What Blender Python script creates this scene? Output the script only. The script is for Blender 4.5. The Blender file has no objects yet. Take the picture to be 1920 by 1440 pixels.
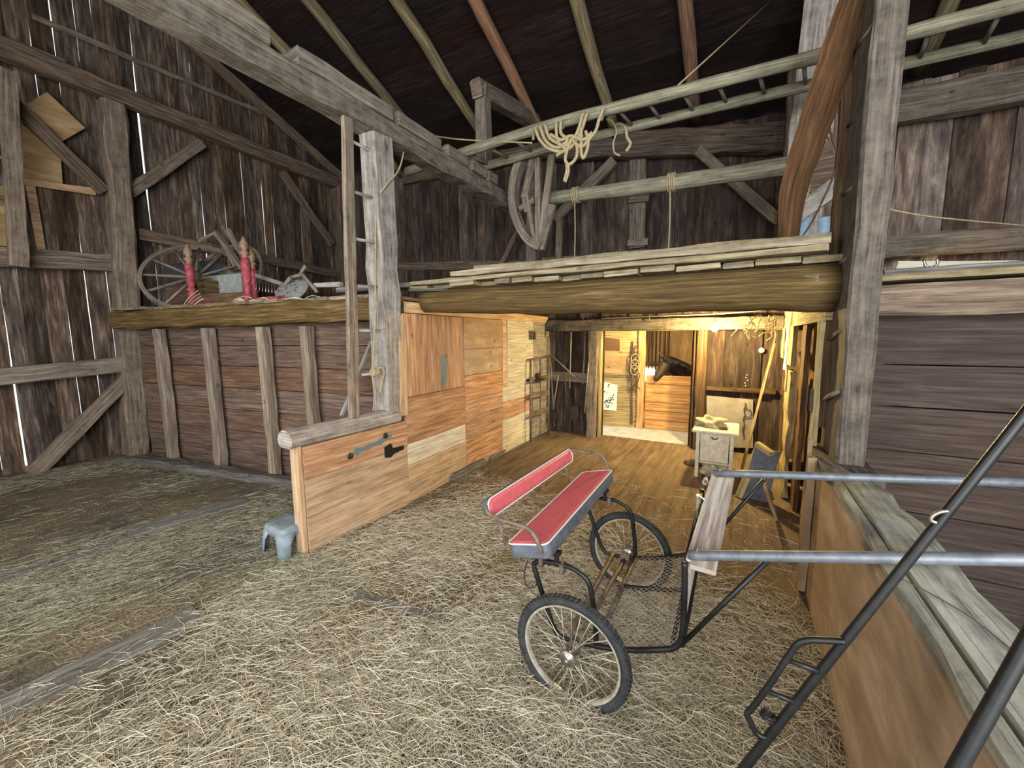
import bpy, bmesh, math, random
from mathutils import Vector, Matrix, noise
random.seed(7)
V = Vector
sc = bpy.context.scene
COL = sc.collection

# ------------------------------------------------------------------ camera
F, CX, CY, H = 740.0, 960.0, 720.0, 1.7
_v1 = V((1392-CX, -(633-CY), -F)).normalized()
_up = -V((1000-CX, -(7000-CY), -F)).normalized()
_Y = (_v1 - _up*_v1.dot(_up)).normalized()
_X = _Y.cross(_up)
ROT = Matrix((_X, _Y, _up))            # camera axes expressed in the world
CAM = V((0, 0, H))
cd = bpy.data.cameras.new('camera'); cam = bpy.data.objects.new('camera', cd); COL.objects.link(cam)
cd.sensor_fit = 'HORIZONTAL'; cd.sensor_width = 36; cd.lens = F/1920*36; cd.clip_start = .02
cam.matrix_world = Matrix.Translation(CAM) @ ROT.to_4x4()
sc.camera = cam

def ray(u, v): return ROT @ V((u-CX, -(v-CY), -F))
def PX(u, v, x): d = ray(u, v); return CAM + d*(x/d.x)
def PY(u, v, y): d = ray(u, v); return CAM + d*(y/d.y)
def PZ(u, v, z): d = ray(u, v); return CAM + d*((z-H)/d.z)

# ------------------------------------------------------------------ light
w = bpy.data.worlds.new('daylight'); sc.world = w; w.use_nodes = True
bg = w.node_tree.nodes['Background']; bg.inputs[0].default_value = (.86, .93, 1, 1); bg.inputs[1].default_value = 1.0
def area(name, loc, tgt, sx, sy, power, col):
    l = bpy.data.lights.new(name, 'AREA'); l.shape = 'RECTANGLE'; l.size = sx; l.size_y = sy; l.energy = power; l.color = col
    o = bpy.data.objects.new(name, l); COL.objects.link(o); o.location = loc
    o.rotation_euler = (V(tgt)-V(loc)).to_track_quat('-Z', 'Y').to_euler(); return o
area('barn_door_daylight', (1.7, -2.2, 2.3), (-1.6, 3, .8), 4.2, 3.4, 290, (.93, .97, 1.0))
area('upper_wall_fill', (-3.4, -2.2, 2.7), (-4.8, 5, 2.4), 2.4, 2.0, 80, (1.0, .93, .86))  # added fill lamp with no door of its own, brightens the upper walls
area('aisle_daylight', (-3.5, 6.85, 1.3), (-.8, 7.0, 0), .5, 1.6, 34, (.86, .93, 1.0))
vs = sc.view_settings; vs.view_transform = 'Standard'; vs.look = 'None'; vs.gamma = 1; vs.use_curve_mapping = False
vs.exposure = 0.9
try: sc.cycles.max_bounces = 8; sc.cycles.diffuse_bounces = 4
except Exception: pass

# ------------------------------------------------------------------ materials
def rgb(h, g=1.0):
    h = h.lstrip('#'); c = [int(h[i:i+2], 16)/255 for i in (0, 2, 4)]
    return tuple(((x/12.92 if x <= .04045 else ((x+.055)/1.055)**2.4)*g) for x in c) + (1,)
def newmat(name):
    m = bpy.data.materials.new(name); m.use_nodes = True
    return m, m.node_tree.nodes, m.node_tree.links, m.node_tree.nodes['Principled BSDF']
def ramp(n, stops):
    r = n.new('ShaderNodeValToRGB'); e = r.color_ramp.elements
    e[0].position, e[0].color = stops[0]; e[1].position, e[1].color = stops[1]
    for p, c in stops[2:]:
        x = e.new(p); x.color = c
    return r
MATS = {}
def wood(name, c1, c2, c3, stain=.55, rough=.9, bump=.35, tint=.45, crack=.5, stain_col='#3a3029', grain=26, dust=0.0, dust_col='#a89f88'):
    m, n, l, b = newmat(name)
    uv = n.new('ShaderNodeUVMap'); uv.uv_map = 'UVMap'
    mp = n.new('ShaderNodeMapping'); mp.inputs['Scale'].default_value = (1.3, grain, 1); l.new(uv.outputs[0], mp.inputs[0])
    ns = n.new('ShaderNodeTexNoise'); ns.inputs['Scale'].default_value = 1.6; ns.inputs['Detail'].default_value = 9; ns.inputs['Roughness'].default_value = .65; ns.inputs['Distortion'].default_value = .6
    l.new(mp.outputs[0], ns.inputs['Vector'])
    r = ramp(n, [(.36, rgb(c1)), (.52, rgb(c2)), (.66, rgb(c3))]); l.new(ns.outputs[0], r.inputs[0])
    mp2 = n.new('ShaderNodeMapping'); mp2.inputs['Scale'].default_value = (1.4, 5, 1); l.new(uv.outputs[0], mp2.inputs[0])
    n2 = n.new('ShaderNodeTexNoise'); n2.inputs['Scale'].default_value = 1.5; n2.inputs['Detail'].default_value = 6; n2.inputs['Roughness'].default_value = .7; l.new(mp2.outputs[0], n2.inputs['Vector'])
    r2 = ramp(n, [(.42, (0, 0, 0, 1)), (.68, (1, 1, 1, 1))]); l.new(n2.outputs[0], r2.inputs[0])
    f2 = n.new('ShaderNodeMath'); f2.operation = 'MULTIPLY'; f2.inputs[1].default_value = stain; l.new(r2.outputs[0], f2.inputs[0])
    mx = n.new('ShaderNodeMixRGB'); mx.inputs[2].default_value = rgb(stain_col); l.new(f2.outputs[0], mx.inputs[0]); l.new(r.outputs[0], mx.inputs[1])
    # fine cracks and knots
    mp3 = n.new('ShaderNodeMapping'); mp3.inputs['Scale'].default_value = (2.2, 95, 1); l.new(uv.outputs[0], mp3.inputs[0])
    n3 = n.new('ShaderNodeTexNoise'); n3.inputs['Scale'].default_value = 1; n3.inputs['Detail'].default_value = 3; l.new(mp3.outputs[0], n3.inputs['Vector'])
    r3 = ramp(n, [(.30, (1-crack,)*3+(1,)), (.42, (1, 1, 1, 1))]); l.new(n3.outputs[0], r3.inputs[0])
    mp4 = n.new('ShaderNodeMapping'); mp4.inputs['Scale'].default_value = (2.6, 5.2, 1); l.new(uv.outputs[0], mp4.inputs[0])
    vo = n.new('ShaderNodeTexVoronoi'); vo.inputs['Scale'].default_value = 1.0; l.new(mp4.outputs[0], vo.inputs['Vector'])
    r4 = ramp(n, [(.04, (.3, .25, .2, 1)), (.11, (1, 1, 1, 1))]); l.new(vo.outputs['Distance'], r4.inputs[0])
    m1 = n.new('ShaderNodeMixRGB'); m1.blend_type = 'MULTIPLY'; m1.inputs[0].default_value = 1; l.new(mx.outputs[0], m1.inputs[1]); l.new(r3.outputs[0], m1.inputs[2])
    m2 = n.new('ShaderNodeMixRGB'); m2.blend_type = 'MULTIPLY'; m2.inputs[0].default_value = .8; l.new(m1.outputs[0], m2.inputs[1]); l.new(r4.outputs[0], m2.inputs[2])
    at = n.new('ShaderNodeAttribute'); at.attribute_name = 'tint'
    ma = n.new('ShaderNodeMapRange'); ma.inputs[3].default_value = 1-tint; ma.inputs[4].default_value = 1+tint; l.new(at.outputs['Fac'], ma.inputs[0])
    hs = n.new('ShaderNodeHueSaturation'); l.new(ma.outputs[0], hs.inputs['Value'])
    fm = n.new('ShaderNodeMath'); fm.operation = 'MULTIPLY'; fm.inputs[1].default_value = 7.31; l.new(at.outputs['Fac'], fm.inputs[0]); ff = n.new('ShaderNodeMath'); ff.operation = 'FRACT'; l.new(fm.outputs[0], ff.inputs[0])
    fs_ = n.new('ShaderNodeMapRange'); fs_.inputs[3].default_value = 1-tint*.7; fs_.inputs[4].default_value = 1+tint*.2; l.new(ff.outputs[0], fs_.inputs[0]); l.new(fs_.outputs[0], hs.inputs['Saturation']); l.new(m2.outputs[0], hs.inputs['Color'])
    out = hs.outputs[0]
    if dust:
        tc = n.new('ShaderNodeTexCoord'); nd = n.new('ShaderNodeTexNoise'); nd.inputs['Scale'].default_value = 9; nd.inputs['Detail'].default_value = 8; nd.inputs['Roughness'].default_value = .75
        l.new(tc.outputs['Object'], nd.inputs['Vector'])
        rd = ramp(n, [(.40, (0, 0, 0, 1)), (.62, (dust,)*3+(1,))]); l.new(nd.outputs[0], rd.inputs[0])
        md = n.new('ShaderNodeMixRGB'); md.inputs[2].default_value = rgb(dust_col); l.new(rd.outputs[0], md.inputs[0]); l.new(out, md.inputs[1]); out = md.outputs[0]
    l.new(out, b.inputs['Base Color']); b.inputs['Roughness'].default_value = rough; b.inputs['Specular IOR Level'].default_value = .2
    bp = n.new('ShaderNodeBump'); bp.inputs['Strength'].default_value = bump; bp.inputs['Distance'].default_value = .012
    ad = n.new('ShaderNodeMath'); ad.operation = 'MULTIPLY'; l.new(ns.outputs[0], ad.inputs[0]); l.new(r3.outputs[0], ad.inputs[1])
    l.new(ad.outputs[0], bp.inputs['Height']); l.new(bp.outputs[0], b.inputs['Normal'])
    MATS[name] = m; return m
def plain(name, c, rough=.6, metal=0, c2=None, scale=12, spec=.4, bump=0, emit=None, strength=0):
    m, n, l, b = newmat(name)
    b.inputs['Base Color'].default_value = rgb(c); b.inputs['Roughness'].default_value = rough; b.inputs['Metallic'].default_value = metal; b.inputs['Specular IOR Level'].default_value = spec
    if c2 or bump:
        tc = n.new('ShaderNodeTexCoord'); ns = n.new('ShaderNodeTexNoise'); ns.inputs['Scale'].default_value = scale; ns.inputs['Detail'].default_value = 8; ns.inputs['Roughness'].default_value = .7
        l.new(tc.outputs['Object'], ns.inputs['Vector'])
        if c2:
            r = ramp(n, [(.40, rgb(c)), (.62, rgb(c2))]); l.new(ns.outputs[0], r.inputs[0]); l.new(r.outputs[0], b.inputs['Base Color'])
        if bump:
            bp = n.new('ShaderNodeBump'); bp.inputs['Strength'].default_value = bump; bp.inputs['Distance'].default_value = .01; l.new(ns.outputs[0], bp.inputs['Height']); l.new(bp.outputs[0], b.inputs['Normal'])
    if emit:
        b.inputs['Emission Color'].default_value = emit+(1,); b.inputs['Emission Strength'].default_value = strength
    MATS[name] = m; return m

M = MATS
wood('siding', '#3d2f27', '#63503f', '#8f7862', stain=.75, stain_col='#2a2022', tint=.5, grain=14)
wood('siding_back', '#41332b', '#5c4b40', '#7b6858', stain=.75, stain_col='#2b2426', tint=.4, grain=7)
wood('siding_tan', '#5b473a', '#7f6755', '#a58a70', stain=.8, stain_col='#352b2f', tint=.55, grain=9)
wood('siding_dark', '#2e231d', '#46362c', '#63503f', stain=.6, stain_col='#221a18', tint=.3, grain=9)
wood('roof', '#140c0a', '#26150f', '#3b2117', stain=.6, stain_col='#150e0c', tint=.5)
wood('post_dark', '#3e3732', '#574e48', '#71675f', stain=.3, tint=.1, dust=.2)
wood('cap_wood', '#6f6d64', '#9a988c', '#c2beb0', stain=.35, stain_col='#55524a', tint=.05, dust=.4, dust_col='#b9b8aa', bump=.9, grain=12)
wood('rail_dark', '#3a2a1c', '#54402c', '#6c5439', stain=.4, tint=.1)
wood('rafter', '#5c5038', '#857659', '#a39572', stain=.4, tint=.2)
wood('rafter_red', '#694733', '#8e664b', '#a68263', stain=.4, tint=.2)
wood('timber', '#574840', '#7b6b5e', '#9f8e7d', stain=.35, tint=.2, dust=.25)
wood('timber_brown', '#4f4136', '#736151', '#948170', stain=.4, tint=.2)
wood('timber_pale', '#6c6259', '#968b81', '#b8aea4', stain=.3, tint=.15, dust=.35, dust_col='#c8c2b8')
wood('hewn', '#564b3d', '#7d7060', '#9f9380', stain=.35, tint=.2, dust=.5, dust_col='#9c9584', bump=.9)
wood('log', '#5e5845', '#868069', '#aaa288', stain=.3, tint=.1, dust=.2, dust_col='#b5b09a')
wood('log_dark', '#473820', '#665131', '#856f49', stain=.45, tint=.15, stain_col='#453a22')
wood('loft_plank', '#5e5038', '#827253', '#a69678', stain=.45, tint=.3, stain_col='#4a4430', dust=.3)
wood('pine', '#8a6147', '#b08662', '#ccA582', stain=.30, stain_col='#83644a', tint=.14, bump=.2, crack=.25, grain=20)
wood('pine_dusty', '#a07a55', '#c9a27a', '#ddbf9a', stain=.45, stain_col='#766656', tint=.14, bump=.3, crack=.25, grain=20, dust=.3, dust_col='#b8a992')
wood('whitewash', '#a39a88', '#cfc6b2', '#e6ddca', stain=.4, stain_col='#a08a68', tint=.1, bump=.25, crack=.2)
wood('yellow_lit_wood', '#857149', '#ab986a', '#c6b684', stain=.5, stain_col='#5e4a2a', tint=.15, crack=.7)  # pale whitewashed wood with the bulb's yellow light put into its colours
wood('brown_board', '#4b3524', '#6b4e35', '#866848', stain=.5, stain_col='#2c211a', tint=.25)
wood('stud_board', '#4a382d', '#69503f', '#826b5b', stain=.45, stain_col='#453a30', tint=.3)
wood('stud', '#6e6051', '#90806d', '#ab9d8a', stain=.3, tint=.15)
wood('plywood', '#927650', '#a98c64', '#bda17a', stain=.4, stain_col='#8a7050', tint=.1, crack=.1, grain=5)
wood('hopper_board', '#9a8065', '#ac9174', '#bca386', stain=.5, stain_col='#836a50', tint=.1, crack=.12, grain=3, bump=.2)
wood('mow_board', '#3e322c', '#4c3f38', '#5c4d45', stain=.4, stain_col='#2f2626', tint=.15)
wood('brace_brown', '#42301f', '#644527', '#7e5a38', stain=.4, stain_col='#5c3b22', tint=.1, bump=.6)
wood('cart_wood', '#96877a', '#c2b3a4', '#ded2c4', stain=.35, stain_col='#7b6450', tint=.15)
wood('gray_plank', '#57534d', '#77726a', '#96918a', stain=.4, tint=.2)
wood('stall_pine', '#a5784a', '#c79a66', '#dcb684', stain=.3, stain_col='#8c5a25', tint=.12, crack=.3, grain=16)
plain('red_vinyl', '#d0646a', .5, c2='#c0585f', scale=30)
plain('dark_vinyl', '#4c5058', .5, c2='#63676e', scale=14)
plain('piping_white', '#d9cfd0', .5)
plain('black_tube', '#0f1011', .45, 0, c2='#1f1e1c', scale=18)
plain('worn_tube', '#57504a', .6, .2, c2='#85725f', scale=25)
plain('steel', '#a8a49c', .35, .8, c2='#8a7d6c', scale=30)
plain('galvanised', '#75797f', .5, .3, c2='#5c6065', scale=20)
plain('rim_metal', '#c9c4b2', .4, .35, c2='#a59d8a', scale=25)
plain('rubber', '#26282b', .8, c2='#3c3d3c', scale=20)
plain('rope', '#b8a882', .95, c2='#9a8a68', scale=60, bump=.6)
plain('mesh_wire', '#a39b90', .5, .2, c2='#857c70', scale=20)
plain('stool_plastic', '#8f9aa0', .5, c2='#768288', scale=9)
plain('red_paint', '#ad4f58', .6, c2='#7e2c30', scale=20)
plain('brass_worn', '#7a6550', .5, c2='#a1806a', scale=25)
plain('tarp', '#4a4d52', .7, c2='#33363c', scale=5, bump=.5)
plain('grey_cloth', '#9ba09c', .9, c2='#808682', scale=14)
plain('cobweb_grey', '#8b8b88', .7, c2='#6d6e6c', scale=20)
plain('dark_metal', '#33302c', .5, .5, c2='#4b4037', scale=20)
plain('white_paint', '#d8cfb8', .55, c2='#bfb296', scale=14)
plain('white_board', '#9b9387', .6, c2='#857c70', scale=4)
plain('rag', '#c9bf9b', .95, c2='#8c8264', scale=14, bump=.6)
plain('leather', '#4a3527', .6, c2='#6b5040', scale=20)
plain('concrete', '#b4b4af', .9, c2='#9a9a95', scale=7, bump=.3)
plain('horse_coat', '#241b18', .6, c2='#30231d', scale=5, spec=.35)
plain('horse_mane', '#15100e', .7)
plain('eye_black', '#0a0807', .1)
plain('poster', '#dfe3de', .6)
plain('poster_ink', '#20262a', .7)
plain('bucket_blue', '#8fa6b8', .5, c2='#6f8596', scale=6)
plain('blue_paint', '#58727b', .8, c2='#6d7a74', scale=20)
plain('black_hole', '#17120f', .9)
plain('bulb_glow', '#fff0c0', .5, emit=(1.0, .76, .31), strength=2500)
plain('aisle_glow', '#fff0c0', .5, emit=(1.0, .78, .38), strength=1300)
plain('window_glow', '#ffffff', .5, emit=(.9, .97, 1.0), strength=2.2)
plain('chain', '#5d5550', .5, .6)

# straw and floor
def straw_mat(nm, c0, c1, c2, c3):
    m, n, l, b = newmat(nm)
    at = n.new('ShaderNodeAttribute'); at.attribute_name = 'tint'
    r = ramp(n, [(0, rgb(c0)), (.3, rgb(c1)), (.7, rgb(c2)), (1, rgb(c3))]); l.new(at.outputs['Fac'], r.inputs[0])
    l.new(r.outputs[0], b.inputs['Base Color']); b.inputs['Roughness'].default_value = .6; b.inputs['Specular IOR Level'].default_value = .35
    MATS[nm] = m
straw_mat('straw', '#7b6e57', '#ada085', '#dcd1b6', '#faf2df')
straw_mat('straw_grey', '#5f5c4b', '#86826b', '#aeab90', '#cfccb4')
def floor_mat():
    m, n, l, b = newmat('floor')
    tc = n.new('ShaderNodeTexCoord')
    sp = n.new('ShaderNodeSeparateXYZ'); l.new(tc.outputs['Object'], sp.inputs[0])
    # planks run along Y, 0.26 m wide
    mp = n.new('ShaderNodeMapping'); mp.inputs['Scale'].default_value = (7, .9, 1); l.new(tc.outputs['Object'], mp.inputs[0])
    gn = n.new('ShaderNodeTexNoise'); gn.inputs['Scale'].default_value = 2; gn.inputs['Detail'].default_value = 8; l.new(mp.outputs[0], gn.inputs['Vector'])
    front = ramp(n, [(.3, rgb('#3c3630')), (.55, rgb('#5e574e')), (.75, rgb('#7b7367'))]); l.new(gn.outputs[0], front.inputs[0])
    back = ramp(n, [(.3, rgb('#4e3e30')), (.55, rgb('#715c49')), (.75, rgb('#8c7763'))]); l.new(gn.outputs[0], back.inputs[0])
    # brown worn boards deeper in the barn, dusty gray boards by the door and on the left
    bx = n.new('ShaderNodeMapRange'); bx.inputs[1].default_value = -3.2; bx.inputs[2].default_value = -2.4; l.new(sp.outputs[0], bx.inputs[0])
    by = n.new('ShaderNodeMapRange'); by.inputs[1].default_value = 1.6; by.inputs[2].default_value = 3.2; l.new(sp.outputs[1], by.inputs[0])
    bm = n.new('ShaderNodeMath'); bm.operation = 'MULTIPLY'; l.new(bx.outputs[0], bm.inputs[0]); l.new(by.outputs[0], bm.inputs[1])
    mix = n.new('ShaderNodeMixRGB'); l.new(bm.outputs[0], mix.inputs[0]); l.new(front.outputs[0], mix.inputs[1]); l.new(back.outputs[0], mix.inputs[2])
    # seams
    dv = n.new('ShaderNodeMath'); dv.operation = 'DIVIDE'; dv.inputs[1].default_value = .27; l.new(sp.outputs[0], dv.inputs[0])
    fr = n.new('ShaderNodeMath'); fr.operation = 'FRACT'; l.new(dv.outputs[0], fr.inputs[0])
    rs = ramp(n, [(.0, (.4, .36, .32, 1)), (.04, (1, 1, 1, 1))]); l.new(fr.outputs[0], rs.inputs[0])
    mu = n.new('ShaderNodeMixRGB'); mu.blend_type = 'MULTIPLY'; mu.inputs[0].default_value = 1; l.new(mix.outputs[0], mu.inputs[1]); l.new(rs.outputs[0], mu.inputs[2])
    # chaff and dust
    hn = n.new('ShaderNodeTexNoise'); hn.inputs['Scale'].default_value = 1.1; hn.inputs['Detail'].default_value = 9; hn.inputs['Roughness'].default_value = .72; l.new(tc.outputs['Object'], hn.inputs['Vector'])
    fn = n.new('ShaderNodeTexNoise'); fn.inputs['Scale'].default_value = 60; fn.inputs['Detail'].default_value = 5; l.new(tc.outputs['Object'], fn.inputs['Vector'])
    hc = ramp(n, [(.3, rgb('#54483a')), (.5, rgb('#7d6f57')), (.7, rgb('#a4977a'))]); l.new(fn.outputs[0], hc.inputs[0])
    hr = ramp(n, [(.40, (.12, .12, .12, 1)), (.56, (.9, .9, .9, 1))]); l.new(hn.outputs[0], hr.inputs[0])
    # less chaff in the swept lower room
    cy = n.new('ShaderNodeMapRange'); cy.inputs[1].default_value = 2.7; cy.inputs[2].default_value = 3.9; cy.inputs[3].default_value = 1; cy.inputs[4].default_value = .5; l.new(sp.outputs[1], cy.inputs[0])
    hm = n.new('ShaderNodeMath'); hm.operation = 'MULTIPLY'; l.new(hr.outputs[0], hm.inputs[0]); l.new(cy.outputs[0], hm.inputs[1])
    fx = n.new('ShaderNodeMixRGB'); l.new(hm.outputs[0], fx.inputs[0]); l.new(mu.outputs[0], fx.inputs[1]); l.new(hc.outputs[0], fx.inputs[2])
    l.new(fx.outputs[0], b.inputs['Base Color']); b.inputs['Roughness'].default_value = .92; b.inputs['Specular IOR Level'].default_value = .15
    bp = n.new('ShaderNodeBump'); bp.inputs['Strength'].default_value = .6; bp.inputs['Distance'].default_value = .02
    ad = n.new('ShaderNodeMath'); ad.operation = 'ADD'; l.new(fn.outputs[0], ad.inputs[0]); l.new(rs.outputs[0], ad.inputs[1]); l.new(ad.outputs[0], bp.inputs['Height']); l.new(bp.outputs[0], b.inputs['Normal'])
    MATS['floor'] = m
floor_mat()

# ------------------------------------------------------------------ mesh builder
class MB:
    def __init__(s): s.v = []; s.f = []; s.uv = []; s.t = []; s.mi = []
    def add(s, vs, fs, uvs, tint=None, mi=0):
        b = len(s.v); s.v += [tuple(p) for p in vs]
        if tint is None: tint = random.random()
        for f, u in zip(fs, uvs):
            s.f.append(tuple(b+i for i in f)); s.uv += list(u); s.t.append(tint); s.mi.append(mi)
    def rings(s, rings, us, vsc, caps=True, tint=None, mi=0, closed=False):
        n = len(rings[0]); o1, o2 = random.random()*50, random.random()*50
        vs = [p for r in rings for p in r]; fs = []; uv = []
        R = len(rings)
        for i in range(R if closed else R-1):
            j = (i+1) % R
            for k in range(n):
                k2 = (k+1) % n
                fs.append((i*n+k, i*n+k2, j*n+k2, j*n+k))
                u0, u1 = us[i]+o1, (us[i+1] if i+1 < len(us) else us[i]+.05)+o1
                uv.append(((u0, vsc[k]+o2), (u0, vsc[k+1]+o2), (u1, vsc[k+1]+o2), (u1, vsc[k]+o2)))
        if caps and not closed:
            fs.append(tuple(reversed(range(n)))); uv.append([(o1+rings[0][k][0], o2+rings[0][k][2]) for k in reversed(range(n))])
            fs.append(tuple((R-1)*n+k for k in range(n))); uv.append([(o1+rings[-1][k][0], o2+rings[-1][k][2]) for k in range(n)])
        s.add(vs, fs, uv, tint, mi)
    def beam(s, p0, p1, w, h, up=(0, 0, 1), seg=None, jit=0.0, ch=.12, taper=1.0, tint=None, mi=0, bend=None):
        p0, p1, up = V(p0), V(p1), V(up); L = (p1-p0).length; d = (p1-p0)/L
        sd = d.cross(up)
        if sd.length < 1e-4: up = V((0, 1, 0)); sd = d.cross(up)
        sd.normalize(); uu = sd.cross(d).normalized()
        seg = seg or (max(1, int(L/.22)) if jit else 1)
        c = min(w, h)*ch
        if ch > 0: prof = [(-w/2+c, -h/2), (w/2-c, -h/2), (w/2, -h/2+c), (w/2, h/2-c), (w/2-c, h/2), (-w/2+c, h/2), (-w/2, h/2-c), (-w/2, -h/2+c)]
        else: prof = [(-w/2, -h/2), (w/2, -h/2), (w/2, h/2), (-w/2, h/2)]
        vsc = [0]
        for k in range(len(prof)):
            a, b = prof[k], prof[(k+1) % len(prof)]; vsc.append(vsc[-1]+math.dist(a, b))
        rs = []; us = []
        for i in range(seg+1):
            t = i/seg; q = p0+d*(L*t); sc_ = 1+(taper-1)*t
            if bend: q = q+V(bend)*math.sin(math.pi*t)
            ox, oy = (random.uniform(-jit, jit)*.5, random.uniform(-jit, jit)*.5) if 0 < i < seg else (0, 0)
            rs.append([q+sd*(x*sc_+ox+random.uniform(-jit, jit))+uu*(y*sc_+oy+random.uniform(-jit, jit)) for x, y in prof]); us.append(L*t)
        s.rings(rs, us, vsc, True, tint, mi)
    def box(s, c, size, rz=0, tint=None, mi=0, ch=0.0):
        c = V(c); sx, sy, sz = size; cs, sn = math.cos(rz), math.sin(rz)
        ax, ay, az = V((cs, sn, 0)), V((-sn, cs, 0)), V((0, 0, 1))
        if sx >= sy and sx >= sz: s.beam(c-ax*sx/2, c+ax*sx/2, sy, sz, az, tint=tint, mi=mi, ch=ch)
        elif sy >= sz: s.beam(c-ay*sy/2, c+ay*sy/2, sx, sz, az, tint=tint, mi=mi, ch=ch)
        else: s.beam(c-az*sz/2, c+az*sz/2, sx, sy, ay, tint=tint, mi=mi, ch=ch)
    def tube(s, pts, r, n=8, closed=False, caps=True, tint=None, mi=0, flat=None):
        pts = [V(p) for p in pts]; N = len(pts); rr = r if isinstance(r, (list, tuple)) else [r]*N
        rs = []; us = [0]; prev = None
        for i, p in enumerate(pts):
            if closed: t = (pts[(i+1) % N]-pts[i-1])
            else: t = pts[min(i+1, N-1)]-pts[max(i-1, 0)]
            t = t.normalized() if t.length > 1e-9 else V((0, 0, 1))
            if prev is None:
                a = t.orthogonal().normalized()
            else:
                a = prev-t*prev.dot(t); a = a.normalized() if a.length > 1e-6 else t.orthogonal().normalized()
            prev = a; b = t.cross(a)
            rs.append([p+(a*math.cos(2*math.pi*k/n)+b*math.sin(2*math.pi*k/n))*rr[i] for k in range(n)])
            if i: us.append(us[-1]+(pts[i]-pts[i-1]).length)
        vsc = [2*math.pi*max(rr)*k/n for k in range(n+1)]
        s.rings(rs, us, vsc, caps, tint, mi, closed)
    def lathe(s, prof, c=(0, 0, 0), ax=(0, 0, 1), n=16, tint=None, mi=0):
        c, ax = V(c), V(ax).normalized(); a = ax.orthogonal().normalized(); b = ax.cross(a)
        rs = [[c+ax*z+(a*math.cos(2*math.pi*k/n)+b*math.sin(2*math.pi*k/n))*max(r, .0005) for k in range(n)] for r, z in prof]
        us = [0]
        for i in range(1, len(prof)): us.append(us[-1]+math.dist(prof[i], prof[i-1]))
        vsc = [2*math.pi*max(p[0] for p in prof)*k/n for k in range(n+1)]
        s.rings(rs, us, vsc, True, tint, mi)
    def build(s, name, mats, parent=None, smooth=False, bevel=0):
        me = bpy.data.meshes.new(name); me.from_pydata(s.v, [], s.f)
        uvl = me.uv_layers.new(name='UVMap'); uvl.data.foreach_set('uv', [c for p in s.uv for c in p])
        at = me.attributes.new('tint', 'FLOAT', 'FACE'); at.data.foreach_set('value', s.t)
        for m in (mats if isinstance(mats, (list, tuple)) else [mats]): me.materials.append(MATS[m])
        me.polygons.foreach_set('material_index', s.mi)
        if smooth: me.polygons.foreach_set('use_smooth', [True]*len(me.polygons))
        me.update()
        o = bpy.data.objects.new(name, me); COL.objects.link(o)
        if parent:
            o.parent = parent; o.matrix_parent_inverse = Matrix.Translation(-parent.location)
        return o
def tag(o, label, cat, group=None, kind=None):
    if label: o['label'] = label
    if cat: o['category'] = cat
    if group: o['group'] = group
    if kind: o['kind'] = kind
    return o
def struct(o, label=None, cat=None):
    o['kind'] = 'structure'
    return tag(o, label, cat)
def empty(name, loc, label, cat, group=None):
    o = bpy.data.objects.new(name, None); o.location = loc; COL.objects.link(o); o.empty_display_size = .1
    return tag(o, label, cat, group)
def curve(pts, n=8, closed=False):
    """Catmull-Rom through points"""
    pts = [V(p) for p in pts]; N = len(pts); out = []
    rng = range(N if closed else N-1)
    for i in rng:
        g = (lambda k: pts[k % N]) if closed else (lambda k: pts[max(0, min(N-1, k))])
        p0, p1, p2, p3 = g(i-1), g(i), g(i+1), g(i+2)
        for j in range(n):
            t = j/n
            out.append(.5*((2*p1)+(p2-p0)*t+(2*p0-5*p1+4*p2-p3)*t*t+(3*p1-p0-3*p2+p3)*t**3))
    if not closed: out.append(pts[-1])
    return out

# one timber = one thing
def timber(name, label, cat, p0, p1, w, h, mat='timber', up=(0, 0, 1), jit=.008, ch=.12, taper=1, group=None, bend=None):
    mb = MB(); mb.beam(p0, p1, w, h, up, jit=jit, ch=ch, taper=taper, bend=bend)
    return tag(mb.build(name, mat), label, cat, group)
def log(name, label, cat, pts, r, mat='log', group=None, wob=.006, n=12):
    pts = curve(pts, 8) if len(pts) > 2 else [V(pts[0]).lerp(V(pts[1]), i/14) for i in range(15)]
    N = len(pts)
    pts = [p+V([random.uniform(-wob, wob) for _ in range(3)]) for p in pts]
    rr = r if isinstance(r, (list, tuple)) else [r, r]
    mb = MB(); mb.tube(pts, [(rr[0]+(rr[1]-rr[0])*i/(N-1))*random.uniform(.95, 1.05) for i in range(N)], n)
    return tag(mb.build(name, mat, smooth=True), label, cat, group)

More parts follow.
